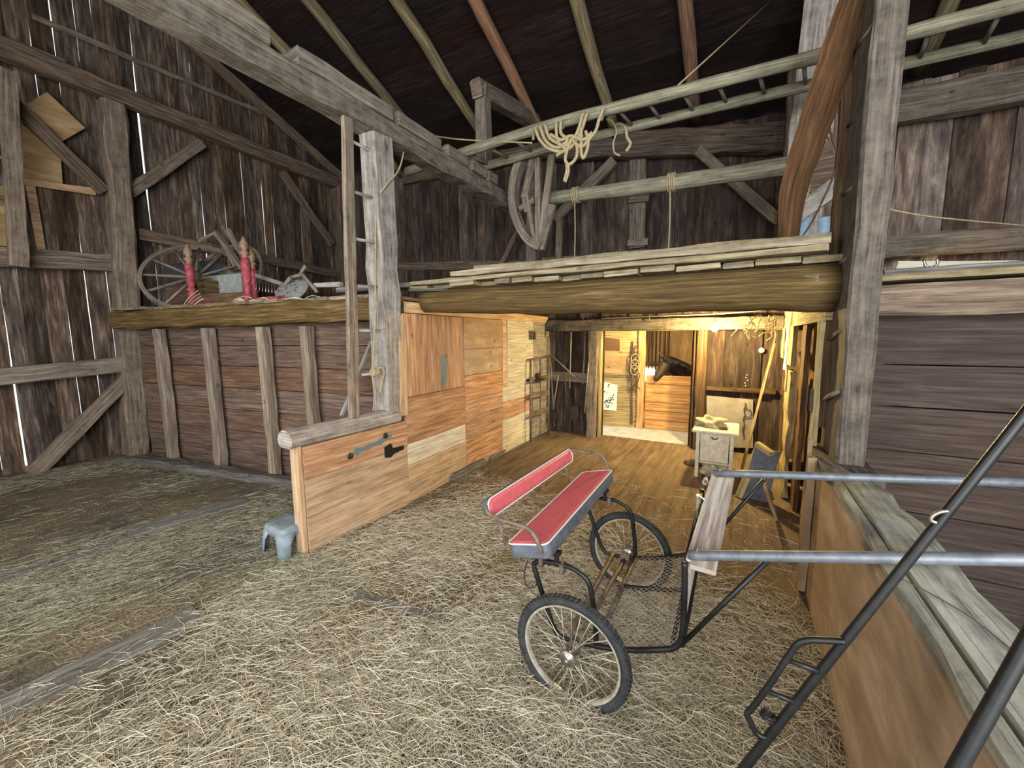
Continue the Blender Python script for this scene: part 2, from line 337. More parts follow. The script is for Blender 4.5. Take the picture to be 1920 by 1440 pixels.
def vboards(mb, o, d, length, z0, z1, bw=.2, th=.028, gap=.004, wob=.004, holes=(), nrm=None, mi=0, gapvar=.0):
    """vertical boards from o along d; z0/z1 functions of distance s; holes = (s0,s1,za,zb)"""
    o, d = V(o), V(d).normalized(); nrm = V(nrm) if nrm else V((-d.y, d.x, 0)); s = 0; alt_ = [0]
    while s < length:
        wd = bw*random.uniform(.75, 1.25); e = min(s+wd, length); m = (s+e)/2
        spans = [(z0(m), z1(m))]
        for (a, b, za, zb) in holes:
            if a < m < b:
                new = []
                for lo, hi in spans:
                    if lo < za: new.append((lo, min(hi, za)))
                    if hi > zb: new.append((max(lo, zb), hi))
                spans = new
        t = random.random(); off = random.uniform(0, .008); lap = 0
        if not gapvar:
            alt = int(bool(alt_[0])); alt_[0] = 1-alt; off = random.uniform(0, .003)+alt*th; lap = .02*alt
        for lo, hi in spans:
            if hi-lo < .05: continue
            n = max(2, int((hi-lo)/.3)); rs = []; us = []
            g0, g1 = random.uniform(0, 2)*gap, random.uniform(0, 2)*gap
            if random.random() < gapvar: g1 += random.uniform(.004, .018)
            gp = random.uniform(0, 6.28)
            for i in range(n+1):
                z = lo+(hi-lo)*i/n
                a = s+g0-lap+random.uniform(-wob, wob)*.5; b = e+lap-g1*(.6+.5*math.sin(gp+i*.5))-random.uniform(-wob, wob)*.5
                rs.append([o+d*a+nrm*off+V((0, 0, z)), o+d*b+nrm*off+V((0, 0, z)), o+d*b+nrm*(off+th)+V((0, 0, z)), o+d*a+nrm*(off+th)+V((0, 0, z))]); us.append(z)
            mb.rings(rs, us, [0, wd, wd+th, 2*wd+th, 2*wd+2*th], True, t, mi)
        s = e
def hboards(mb, p0, p1, zs, th=.03, nrm=(1, 0, 0), gap=.004, mi=0, mis=None, seg=4):
    """horizontal boards between successive heights in zs, from p0 to p1 (xy); front face on the p0-p1 line, body behind along -nrm"""
    p0, p1, nrm = V((p0[0], p0[1], 0)), V((p1[0], p1[1], 0)), V(nrm)
    L = (p1-p0).length
    for i in range(len(zs)-1):
        a, b = zs[i]+gap/2, zs[i+1]-gap/2; off = random.uniform(-.003, .003); rs = []; us = []
        e0, e1 = random.uniform(-.006, .006), random.uniform(-.006, .006)
        for k in range(seg+1):
            t = k/seg; q = p0.lerp(p1, t)+nrm*off
            ja, jb = random.uniform(-.002, .002), random.uniform(-.002, .002)
            rs.append([q+V((0, 0, a+ja)), q+V((0, 0, b+jb)), q-nrm*th+V((0, 0, b+jb)), q-nrm*th+V((0, 0, a+ja))]); us.append(L*t)
        mb.rings(rs, us, [0, b-a, b-a+th, 2*(b-a)+th, 2*(b-a)+2*th], True, None, (mis[i] if mis else mi))

# ================================================================== SETTING
XL, XR, YB, YF = -8.0, 4.6, 6.5, -2.5
def eave(x):                                   # the old roof sags towards the right
    ks = [(-9, 5.2), (-8, 5.17), (-5, 4.95), (-2, 4.78), (.4, 4.64), (5, 4.6)]
    for (a, za), (b, zb) in zip(ks, ks[1:]):
        if x <= b: return za+(zb-za)*(x-a)/(b-a)
    return ks[-1][1]
SL = .43
def roofz(x, y):
    return eave(x)+SL*(YB-y) if y > -.5 else eave(x)+SL*(YB+.5)-SL*(-.5-y)

mb = MB(); nx = 26
mb.add([(-8.4, YF-.3, -.12), (XR+.4, YF-.3, -.12), (XR+.4, 6.62, -.12), (-8.4, 6.62, -.12), (-8.4, YF-.3, 0), (XR+.4, YF-.3, 0), (XR+.4, 6.62, 0), (-8.4, 6.62, 0)],
       [(0, 3, 2, 1), (4, 5, 6, 7), (0, 1, 5, 4), (1, 2, 6, 5), (2, 3, 7, 6), (3, 0, 4, 7)], [[(0, 0)]*4]*6)
struct(mb.build('floor', 'floor'))
mb = MB(); mb.box((-1.2, 7.95, -.06), (6.4, 2.64, .12))
struct(mb.build('floor', 'concrete'), 'pale concrete floor of the horse aisle beyond the doorway')

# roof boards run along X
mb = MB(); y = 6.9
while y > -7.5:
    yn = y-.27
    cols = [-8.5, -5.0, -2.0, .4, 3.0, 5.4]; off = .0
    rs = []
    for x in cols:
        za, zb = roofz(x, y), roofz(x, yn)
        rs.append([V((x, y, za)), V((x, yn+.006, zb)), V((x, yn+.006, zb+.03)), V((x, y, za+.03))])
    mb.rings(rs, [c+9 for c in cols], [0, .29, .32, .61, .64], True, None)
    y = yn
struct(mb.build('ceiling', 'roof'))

# left gable wall: boards with gaps the daylight comes through
mb = MB()
vboards(mb, (XL-.03, YF, 0), (0, 1, 0), 6.12-YF, lambda s: 0, lambda s: roofz(XL, YF+s)-.02, .19, gap=.003, wob=.005, nrm=(-1, 0, 0), gapvar=.33)
struct(mb.build('wall_left', 'siding'))
# back wall, left bay (bent in the old frame) and the main run
mb = MB()
p0, p1 = V((XL, 6.12, 0)), V((-2.9, 6.55, 0))
vboards(mb, p0, p1-p0, (p1-p0).length, lambda s: 0, lambda s: roofz(XL+s, 6.3)-.05, .2, gap=.004, wob=.002, nrm=(0, 1, 0))
struct(mb.build('wall_back', 'siding_back'))
DX0, DX1, DZ = -2.03, -.62, 1.80
mb = MB()
vboards(mb, (-2.9, YB+.05, 0), (1, 0, 0), 3.4, lambda s: 2.02, lambda s: roofz(-2.9+s, YB)-.05, .21, gap=.004, wob=.002, nrm=(0, 1, 0))
struct(mb.build('wall_back', 'siding_back'))
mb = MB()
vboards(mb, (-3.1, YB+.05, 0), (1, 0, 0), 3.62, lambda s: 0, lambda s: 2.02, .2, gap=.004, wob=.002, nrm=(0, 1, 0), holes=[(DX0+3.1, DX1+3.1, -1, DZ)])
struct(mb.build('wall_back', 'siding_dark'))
mb = MB()
vboards(mb, (.5, YB+.05, 0), (1, 0, 0), XR-.5, lambda s: 0, lambda s: roofz(.5+s, YB)-.05, .24, gap=.004, wob=.002, nrm=(0, 1, 0))
struct(mb.build('wall_back', 'siding_tan'))
# right end wall and the wall behind the camera with its big door opening
mb = MB(); vboards(mb, (XR, YF, 0), (0, 1, 0), 6.5-YF, lambda s: 0, lambda s: roofz(XR, YF+s)-.02, .24, gap=.0, nrm=(1, 0, 0))
struct(mb.build('wall_right', 'siding'))
mb = MB(); vboards(mb, (XL, YF, 0), (1, 0, 0), XR-XL, lambda s: 0, lambda s: roofz(XL+s, YF)-.02, .24, gap=.0, nrm=(0, -1, 0), holes=[(3.0, 12.3, -1, 4.6)])
struct(mb.build('wall_front', 'siding'))

# ---- stud partition under the left mow
SA, SB = V((-7.45, 2.14, 0)), V((-2.95, 2.90, 0)); SD = (SB-SA).normalized(); SN = V((SD.y, -SD.x, 0))
DECK = 2.08
mb = MB(); hboards(mb, (SA-SN*.1)[:2], (SB-SN*.1)[:2], [0, .27, .52, .80, 1.08, 1.36, 1.62, 1.88], nrm=SN, gap=.008, seg=8)
struct(mb.build('wall_mow', 'stud_board'))
# ---- partition on the left of the lower room
xp = lambda y: -2.9-.045*max(0, min(1, (y-2.8)/1.0))-.05*max(0, (y-3.9)/2.6)
mb = MB()
hboards(mb, (-2.9, 1.76), (-2.9, 2.86), [0, .29, .60, .87], mis=[1, 1, 0], seg=5)
struct(mb.build('wall_half', ['pine', 'pine_dusty']), 'low half wall of pine boards in front of the stool')
mb = MB()
hboards(mb, (xp(2.86), 2.86), (xp(3.9), 3.9), [0, .20, .40, .62, .80, 1.10], mis=[1, 1, 2, 0, 0])
vboards(mb, (xp(2.86)-.004, 2.86, 0), (xp(3.9)-xp(2.86), 1.1, 0), 1.04, lambda s: 1.105, lambda s: 1.945, .19, gap=.002, wob=.002, nrm=(-1, 0, 0), mi=0, gapvar=1e-9)
hboards(mb, (xp(3.91), 3.91), (xp(4.82), 4.82), [0, .42, .70, .92, 1.23, 1.56, 1.95], mis=[0, 0, 0, 0, 3, 3], gap=.006)
hboards(mb, (xp(4.83)+.006, 4.83), (xp(4.94)+.006, 4.94), [.99, 1.96], mi=1)
hboards(mb, (xp(4.83), 4.83), (xp(5.8), 5.8), [0, .24, .50, .76, .99], mis=[2, 2, 0, 2])
hboards(mb, (xp(4.95)+.02, 4.95), (xp(5.55)+.02, 5.55), [.99, 1.99], mi=2)
hboards(mb, (xp(5.57)+.01, 5.57), (xp(5.82)+.01, 5.82), [1.02, 1.99], mi=2)
hboards(mb, (xp(5.82), 5.82), (xp(6.5), 6.5), [0, .30, .62, .95, 1.3, 1.66, 2.0], mi=4)
hboards(mb, (xp(2.86)+.012, 2.9), (xp(6.4)+.012, 6.4), [1.95, 2.06], mi=1, seg=6)
struct(mb.build('wall_partition', ['pine', 'pine_dusty', 'whitewash', 'hopper_board', 'timber_pale']))

# ---- wall behind the opening on the right of the lower room, and the mow wall right of the post
mb = MB()
vboards(mb, (.80, 3.42, 0), (0, 1, 0), 3.06, lambda s: 0, lambda s: 2.0, .23, gap=.002, nrm=(1, 0, 0))
struct(mb.build('wall_side', 'brown_board'))
mb = MB(); hboards(mb, (.675, 3.28), (4.5, 3.28), [0, .25, .60, .98, 1.26, 1.52, 1.86], nrm=(0, -1, 0), gap=.008, th=.04, seg=10)
struct(mb.build('wall_mow', 'mow_board'))

# ---- low wall on the right
mb = MB(); hboards(mb, (.45, -.9), (.45, 3.12), [0, .88], nrm=(-1, 0, 0), th=.03, seg=8)
struct(mb.build('wall_low', ['hopper_board', 'pine_dusty']), 'low plywood sided feed wall on the right')

# ---- left gable frame
timber('timber_post', 'big square post where the left wall meets the mow partition', 'post', (-7.80, 2.17, 0), (-7.86, 2.36, 5.0), .26, .26, 'timber', up=(0, 1, 0), jit=.012)
timber('wall_plate', 'long upper timber running across the left gable wall', 'beam', (-7.84, -1.2, 5.22), (-7.86, 6.1, 5.08), .18, .24, 'timber_brown', jit=.01)
timber('corner_post', 'corner post at the far end of the left gable wall', 'post', (-7.86, 6.0, 2.0), (-7.86, 6.0, 5.0), .22, .22, 'timber_brown', up=(0, 1, 0))
timber('wall_girt', 'upper horizontal rail on the left wall, nearest the camera', 'rail', PX(-60, 478, -7.86), PX(222, 494, -7.86), .12, .24, 'timber_brown')
timber('wall_girt', 'lower horizontal rail on the left wall, nearest the camera', 'rail', PX(-60, 712, -7.80), PX(243, 682, -7.80), .12, .21, 'timber')
timber('wall_girt', 'rough rail along the gable wall behind the wagon wheel', 'rail', (-7.9, 2.5, 3.28), (-7.9, 6.0, 3.12), .10, .17, 'timber_brown')
timber('nailing_strip', 'thin pale strip high across the gable boards', 'rail', PX(60, 30, -7.96), PX(560, 240, -7.96), .03, .06, 'timber')
timber('nailing_strip', 'short pale strip at the top left corner of the gable boards', 'rail', PX(-40, 58, -7.9), PX(122, 118, -7.9), .05, .07, 'timber')
timber('diagonal_brace', 'diagonal brace rising from the big left post to the upper timber', 'brace', PX(240, 362, -7.84), PX(378, 268, -7.84), .08, .15, 'timber')
timber('diagonal_brace', 'diagonal brace falling towards the far corner of the gable wall', 'brace', PX(528, 322, -7.86), PX(622, 458, -7.86), .08, .14, 'timber_brown')
timber('diagonal_brace', 'dark diagonal brace crossing in front of the plywood sheets', 'brace', PX(25, 195, -7.82), PX(195, 360, -7.82), .08, .16, 'timber_brown')
timber('diagonal_brace', 'diagonal brace rising from the floor at the far left', 'brace', PX(62, 888, -7.80), PX(240, 708, -7.80), .09, .17, 'timber')
def sheet(name, label, pts, x, mat, th=.015):
    q = [PX(u, v, x) for u, v in pts]; mb = MB(); n = len(q); vs = q+[p+V((-th, 0, 0)) for p in q]
    fs = [tuple(range(n))]+[tuple(range(2*n-1, n-1, -1))]+[(i, n+i, n+(i+1) % n, (i+1) % n) for i in range(n)]
    mb.add(vs, fs, [[(vs[k][1], vs[k][2]) for k in f] for f in fs], .5)
    return tag(mb.build(name, mat), label, 'board')
sheet('plywood_sheet', 'tilted square plywood patch high on the left wall', [(45, 198), (88, 172), (160, 240), (115, 266)], -7.90, 'plywood')
sheet('plywood_sheet', 'large plywood sheet behind the diagonal brace on the left wall', [(22, 225), (112, 268), (118, 350), (35, 338)], -7.95, 'plywood')
sheet('plywood_strip', 'narrow pale lath nailed under the plywood sheets', [(38, 334), (178, 353), (180, 366), (40, 345)], -7.93, 'pine_dusty')
sheet('plywood_sheet', 'plywood piece at the left edge above the rail', [(-20, 345), (12, 350), (18, 462), (-20, 460)], -7.93, 'plywood')
sheet('pale_board', 'narrow pale upright board below the plywood sheet', [(48, 345), (66, 347), (88, 480), (72, 480)], -7.95, 'pine_dusty')

# ladder at the left edge
t = empty('wall_ladder', PX(30, 380, -7.6), 'ladder rungs against the wall at the far left edge', 'ladder')
mb = MB(); mb.beam(PX(12, 130, -7.6), PX(36, 500, -7.6), .06, .16, (0, 1, 0), jit=.004); mb.build('side_rail', 'timber', t)
mb = MB(); mb.beam(PX(-90, 150, -7.6), PX(-72, 470, -7.6), .06, .12, (0, 1, 0), jit=.004); mb.build('side_rail', 'timber', t)
for v0, v1 in ((222, 232), (290, 300), (368, 376)):
    mb = MB(); mb.tube([PX(-80, v0-14, -7.6), PX(26, v1, -7.6)], .028, 7); mb.build('rung', 'log', t, True)

# mow partition studs and edge beam
bz = DECK-.11
timber('edge_beam', 'heavy dusty beam carrying the junk filled left mow', 'beam', SA+SN*.06+V((-.2, 0, bz)), SB+SN*.06+V((0, 0, bz+.03)), .2, .24, 'log_dark', jit=.012)
for i, (ub, vb, ut) in enumerate([(345, 862, 322), (428, 878, 408), (520, 897, 497), (622, 900, 607)]):
    q = PZ(ub, vb, 0); s_ = (q-SA).dot(SD); base = SA+SD*s_+SN*.0
    top = SA+SD*(s_+(-.02))+V((0, 0, 1.84))
    lab = ['leftmost', 'second from left', 'third from left', 'rightmost'][i]
    timber('wall_stud', 'upright stud of the left mow partition, %s of four' % lab, 'post', base, top, .11, .12, 'stud', up=SN, jit=.008, group='studs of the mow partition')
timber('short_plank', 'weathered short plank lying at the foot of the corner post', 'plank', PZ(300, 862, .03), PZ(362, 872, .03), .16, .06, 'gray_plank')
timber('sill_timber', 'low sill timber along the foot of the mow partition', 'beam', SA+SN*.15+V((.2, 0, .045)), SB+SN*.14+V((-.4, 0, .045)), .16, .09, 'gray_plank', jit=.012)
# deck of the left mow
mb = MB(); s_ = 0
while s_ < 4.4:
    wd = random.uniform(.18, .26); a = SA+SD*(s_+wd/2)
    mb.beam(a+SN*random.uniform(.08, .2)+V((0, 0, DECK+.03)), V((a.x, 6.0, DECK+.03)), wd-.01, .035, ch=0); s_ += wd
struct(mb.build('floor', 'loft_plank'), 'plank deck of the left mow')

# ---- half wall cap, end post, ladder post and side ladder
mb = MB(); prof = []
c0 = V((-2.96, 1.66, .93)); L = 1.1
for k in range(14):
    a = 2*math.pi*k/14; prof.append((math.cos(a)*.095, max(-.055, math.sin(a)*.085)))
rs = [[c0+V((x*(1+random.uniform(-.03, .03)), t*L, z*(1+random.uniform(-.03, .03)))) for x, z in prof] for t in (0, .15, .4, .7, 1)]
mb.rings(rs, [0, .2, .5, .8, 1.1], [k*.045 for k in range(15)])
tag(mb.build('cap_timber', 'timber_pale'), 'round topped cap timber lying on the pine half wall', 'beam')
timber('end_board', 'narrow upright board closing the near end of the half wall', 'board', (-2.955, 1.735, 0), (-2.955, 1.735, .875), .10, .04, 'pine_dusty', up=(0, 1, 0), jit=.002)
timber('ladder_post', 'tall squared timber post rising from the half wall to the tie beam', 'post', (-3.0, 2.74, .97), (-2.96, 2.68, 3.50), .20, .24, 'timber_pale', up=(0, 1, 0), jit=.012)
timber('jamb_board', 'narrow upright board beside the ladder post and pine wall', 'board', (-2.90, 2.83, .93), (-2.90, 2.84, 1.93), .02, .10, 'pine_dusty', up=(0, 1, 0), jit=.002)
t = empty('post_ladder', (-2.93, 2.3, 1.0), 'rung ladder fixed to the post above the half wall', 'ladder')
LA, LB = PX(664, 783, -2.93), PX(650, 205, -2.93)
mb = MB(); mb.beam(LA, LB, .09, .045, (1, 0, 0), jit=.003, ch=.08); mb.build('side_rail', 'timber', t)
for (u0, v0, u1, v1) in ((664, 267, 714, 292), (668, 362, 714, 376), (672, 451, 718, 457), (676, 536, 720, 539), (678, 620, 722, 620), (683, 703, 728, 697)):
    a, b = PX(u0-6, v0-3 if v0 < 500 else v0, -2.93), PX(u1, v1, -2.93)
    mb = MB(); mb.tube([a, b+(b-a)*.05], .014, 7); mb.build('rung', 'timber_pale', t, True)

# ---- tie beam above the half wall
mb = MB()
tp0, tp1 = V((-2.98, -1.5, 3.62)), V((-2.98, 5.1, 3.58))
mb.beam(tp0, tp1, .20, .17, jit=.014, ch=.08)
for a, b in ((-1.5, 1.72), (1.92, 2.82), (2.90, 3.50), (3.62, 3.98), (4.08, 4.35), (4.42, 4.62)):
    mb.beam((-2.98, a, 3.745), (-2.98, b, 3.745), .195, .12, jit=.01, ch=.06, tint=.7)
tag(mb.build('tie_beam', 'hewn'), 'massive hewn notched beam running overhead from the top left', 'beam')

# ---- mid bent: short post, strut, tall post, curved rack
timber('queen_post', 'short square post standing on the hewn beam under the rafters', 'post', PX(908, 335, -2.98), PX(905, 165, -2.98), .16, .17, 'timber', up=(0, 1, 0))
timber('roof_strut', 'sloping timber from the short post top towards the back', 'brace', PX(893, 165, -2.98), PX(1062, 262, -2.98), .16, .2, 'timber')
timber('middle_post', 'upright post in the middle of the back wall above the loft', 'post', (-2.95, 5.72, 2.25), (-2.93, 5.75, 4.5), .17, .17, 'timber', up=(0, 1, 0))
t = empty('curved_rack', PX(1010, 475, -2.8), 'curved wooden rack with slats leaning on the middle post', 'rack')
yr = 4.50
mb = MB(); pts = [PY(u, v, yr) for u, v in ((980, 285), (964, 320), (957, 360), (960, 400), (972, 432), (990, 458), (1012, 470))]
cp = curve(pts, 5)
for q in range(len(cp)-1): pass
rs = []; us = []
for i, p in enumerate(cp):
    tg = (cp[min(i+1, len(cp)-1)]-cp[max(i-1, 0)]).normalized(); sd = tg.cross(V((0, 1, 0))).normalized()
    wv = .058
    rs.append([p-sd*.0+V((0, -.06, 0)), p+sd*wv*1.6+V((0, -.06, 0)), p+sd*wv*1.6+V((0, .06, 0)), p+V((0, .06, 0))]); us.append(i*.06)
mb.rings(rs, us, [0, .07, .19, .26, .38]); mb.build('rim', 'timber', t)
for (u0, v0, u1, v1, wv) in ((1003, 288, 983, 372, .09), (983, 372, 988, 398, .06), (1008, 285, 1010, 460, .07), (1035, 292, 1012, 465, .08), (985, 350, 1006, 468, .05), (1036, 384, 1014, 468, .09), (975, 392, 1002, 376, .05)):
    mb = MB(); mb.beam(PY(u0, v0, yr), PY(u1, v1, yr), .05, wv, (1, 0, 0), ch=.08, jit=.003); mb.build('slat', 'timber', t)

# ---- back wall frame above the loft
yb = 6.38
timber('wall_plate', 'dark plate timber along the top of the back wall above the loft', 'beam', PY(760, 335, 6.25), PY(1035, 278, 6.4), .16, .24, 'timber_brown', jit=.01)
timber('wall_plate', 'smooth brown plate timber above the two braces of the back wall', 'beam', PY(1035, 280, yb), PY(1475, 258, yb), .16, .34, 'timber_brown', jit=.012)
timber('wall_plate', 'heavy squared plate timber at the upper right', 'beam', PY(1600, 220, 6.3), PY(1990, 148, 6.3), .18, .33, 'timber', jit=.014)
timber('wall_girt', 'low rail on the back wall behind the loft boards, left part', 'rail', PY(750, 500, 6.3), PY(990, 497, 6.4), .1, .16, 'timber_brown')
timber('wall_girt', 'low rail on the back wall between the middle post and right post', 'rail', PY(1018, 490, yb), PY(1460, 481, yb), .1, .13, 'timber')
timber('wall_girt', 'pale rail on the back wall at the far right', 'rail', PY(1600, 468, 6.3), PY(1990, 442, 6.3), .1, .24, 'timber')
timber('diagonal_brace', 'brace rising from the middle post towards the right on the back wall', 'brace', PY(1040, 412, yb-.05), PY(1152, 300, yb-.05), .08, .15, 'timber')
timber('diagonal_brace', 'brace falling to the right below the brown plate timber', 'brace', PY(1308, 282, yb-.05), PY(1462, 415, yb-.05), .08, .13, 'timber')
timber('diagonal_brace', 'thin dark brace left of the middle post', 'brace', PY(935, 505, 6.2), PY(972, 430, 6.2), .04, .07, 'timber_brown')
timber('pipe_post', 'thin upright pole just right of the middle post', 'post', PY(1050, 410, 6.25), PY(1048, 492, 6.25), .1, .1, 'timber', up=(0, 1, 0))
timber('boarded_hatch', 'pale board patch with two cross battens on the back wall', 'board', PY(1196, 298, 6.46), PY(1194, 465, 6.46), .03, .24, 'timber', up=(1, 0, 0), jit=.003, ch=.02)
for (u, v) in ((1198, 373), (1196, 455)):
    timber('batten', 'small cross batten at the %s of the boarded hatch' % ('top' if v < 400 else 'bottom'), 'board', PY(u-19, v+1, 6.40), PY(u+19, v-2, 6.40), .03, .1, 'timber', jit=.002, ch=.05)
# right back post and grey leaning board
timber('back_post', 'dark upright post on the back wall right of the long pole', 'post', PY(1478, 500, 6.2), PY(1500, 10, 6.2), .2, .26, 'timber_brown', up=(0, 1, 0))
timber('grey_timber', 'broad grey weathered timber behind the brown curved brace', 'post', PY(1492, 470, 5.0), PY(1556, -60, 5.0), .1, .34, 'timber_pale', up=(1, 0, 0), jit=.01, ch=.04)

# ---- right post on the low wall
timber('main_post', 'thick dusty square post standing on the low wall at right', 'post', (.595, 3.22, .932), (.575, 3.22, 5.0), .145, .48, 'post_dark', up=(0, 1, 0), jit=.006)
mb = MB(); br = [(1475, 500, 3.75), (1478, 440, 3.72), (1487, 360, 3.65), (1515, 270, 3.55), (1545, 180, 3.45), (1568, 100, 3.40), (1600, 0, 3.35), (1620, -60, 3.3)]
pts = [PY(*b) for b in br]; cp = curve(pts, 4); rs = []; us = []
for i, p in enumerate(cp):
    t_ = i/(len(cp)-1); wv = (.034+.062*math.sin(math.pi*min(1, t_*.85+.06)))*random.uniform(.96, 1.04)
    tg = (cp[min(i+1, len(cp)-1)]-cp[max(i-1, 0)]).normalized(); sd = V((0, 1, 0)).cross(tg).normalized()
    pf = [(-1, -.7), (-.6, -1), (.6, -1), (1, -.7), (1, .7), (.6, 1), (-.6, 1), (-1, .7)]
    rs.append([p+sd*wv*a+V((0, .07*b, 0)) for a, b in pf]); us.append(i*.08)
mb.rings(rs, us, [0, .05, .15, .2, .33, .38, .48, .53, .66])
tag(mb.build('curved_brace', 'brace_brown', smooth=False), 'curved orange brown natural brace beside the right post', 'brace')
t = empty('post_ladder', (.45, 2.95, 1.0), 'rung ladder fixed to the side of the thick right post', 'ladder')
mb = MB(); mb.beam(PY(1546, 800, 3.42), PY(1608, -40, 3.42), .05, .085, (1, 0, 0), jit=.004); mb.build('side_rail', 'rail_dark', t)
for (u0, v0, u1, v1) in ((1610, 88, 1640, 45), (1596, 232, 1632, 200), (1586, 360, 1618, 340), (1572, 495, 1606, 474), (1560, 632, 1588, 610), (1548, 745, 1574, 733)):
    mb = MB(); mb.tube([PY(u0-4, v0+4, 3.36), PY(u1, v1, 3.02)], .015, 7); mb.build('rung', 'timber', t, True)

# ---- loft edge
log('loft_log', 'thick golden log beam carrying the front edge of the loft', 'beam', [(-2.72, 3.0, 2.055), (-1.3, 3.08, 2.02), (.5, 3.32, 2.01)], [.10, .155], 'log_dark', n=16)
mb = MB(); x = -2.9
while x < .42:
    wd = random.uniform(.16, .30)
    yf = 2.98+.08*(x+2.9)+random.uniform(-.06, .05)
    mb.beam((x+wd/2, yf, 2.185+random.uniform(-.004, .012)), (x+wd/2, 6.5, 2.185), wd-.012, .04, ch=.1, jit=.004, seg=6); x += wd
struct(mb.build('floor', 'loft_plank'), 'loft floor boards with ragged front ends')
def plank(label, a, b, w_, h_, mat='loft_plank', name='loft_plank'):
    return timber(name, label, 'plank', a, b, w_, h_, mat, jit=.006, ch=.15, group='loose planks along the loft edge')
plank('long lowest plank lying along the loft edge from the ladder post', (-2.86, 3.02, 2.235), (.42, 3.22, 2.24), .18, .04)
plank('long plank stacked second along the loft edge', (-2.35, 3.02, 2.285), (.43, 3.24, 2.285), .2, .045)
plank('topmost long plank on the loft edge stack', (-2.15, 3.12, 2.33), (.44, 3.33, 2.325), .22, .035)
plank('short loose board end resting behind the ladder post', (-3.0, 3.35, 2.27), (-2.15, 3.4, 2.345), .14, .045, 'gray_plank')
plank('splintered short board just right of the ladder post', (-2.84, 2.95, 2.17), (-2.45, 2.98, 2.15), .12, .03, 'gray_plank')
plank('flat board on the mow seen left of the ladder post', (-3.9, 2.95, 2.23), (-2.85, 3.15, 2.24), .2, .05, 'gray_plank')
timber('loft_board', 'short pale board stub under the loft edge near its right end', 'plank', PY(1445, 529, 3.25), PY(1535, 523, 3.22), .14, .035, 'loft_plank')
# underside boards joists
for i, yj in enumerate((3.9, 4.7, 5.5)):
    log('floor_joist', 'round joist under the loft floor, %s from the front edge' % ('first', 'second', 'third')[i], 'beam', [(-2.92, yj, 2.11), (.5, yj, 2.09)], [.045, .045], 'log_dark', group='joists under the loft')

# ---- right mow edge
timber('edge_beam', 'broad brown beam over the dark boarding right of the post', 'beam', (.69, 3.22, 1.905), (4.5, 3.22, 1.88), .14, .18, 'timber_brown', jit=.006)
mb = MB()
for k in range(9):
    a = 3.3+.34*k; mb.beam((.68, a, 2.035), (4.5, a, 2.03), .32, .035, ch=.1, jit=.004, seg=8)
struct(mb.build('floor', 'loft_plank'), 'plank floor of the right mow above the broad beam')
plank('loose plank lying on the right mow beyond the post', (.72, 3.35, 2.075), (2.6, 3.4, 2.07), .2, .035, 'gray_plank')
timber('shelf_board', 'pale board standing on the right mow behind the iron bracket', 'board', PY(1680, 508, 3.9), PY(1905, 508, 3.9), .02, .13, 'whitewash', ch=.02, jit=.002)
t = empty('iron_bracket', PY(1742, 512, 3.55), 'small forked iron bracket on the edge of the right mow', 'bracket')
mb = MB(); mb.tube(curve([PY(1732, 488, 3.5), PY(1736, 499, 3.5), PY(1745, 501, 3.5), PY(1757, 497, 3.5), PY(1757, 485, 3.5)], 4), .008, 7); mb.build('fork', 'steel', t, True)
mb = MB(); mb.tube([PY(1747, 498, 3.5), PY(1747, 517, 3.5)], .012, 7); mb.box(PY(1747, 517, 3.5), (.06, .05, .012)); mb.build('foot', 'steel', t)

# ---- roof rafters
def onroof(u, v):
    y = 4.0
    for _ in range(40):
        p = PY(u, v, y); d = ray(u, v)
        t_ = (p.z-roofz(p.x, p.y)); y -= t_/(d.z/d.y+SL)*.8
    return PY(u, v, y)
names = ['leftmost', 'second from left', 'third from left', 'fourth from left', 'fifth from left', 'sixth from left', 'seventh from left', 'rightmost']
for i, (u, v, mt) in enumerate([(475, 15, 'rafter'), (660, 88, 'rafter'), (800, 70, 'rafter'), (955, 110, 'rafter_red'), (1112, 80, 'rafter'), (1298, 80, 'rafter_red'), (1520, 60, 'rafter_red'), (1738, 100, 'rafter')]):
    p = onroof(u, v); x = p.x
    log('rafter', 'peeled pole rafter under the dark roof, %s of eight' % names[i], 'rafter', [(x-.02, 6.35, roofz(x, 6.35)-.1), (x, -.3, roofz(x, -.3)-.1)], [.075, .095], mt, group='pole rafters under the roof', wob=.012)
timber('gable_rafter', 'dark rafter following the roof slope on the gable wall', 'rafter', (-7.86, 6.1, roofz(-8, 6.1)-.1), (-7.86, -.3, roofz(-8, -.3)-.1), .12, .14, 'timber_brown')

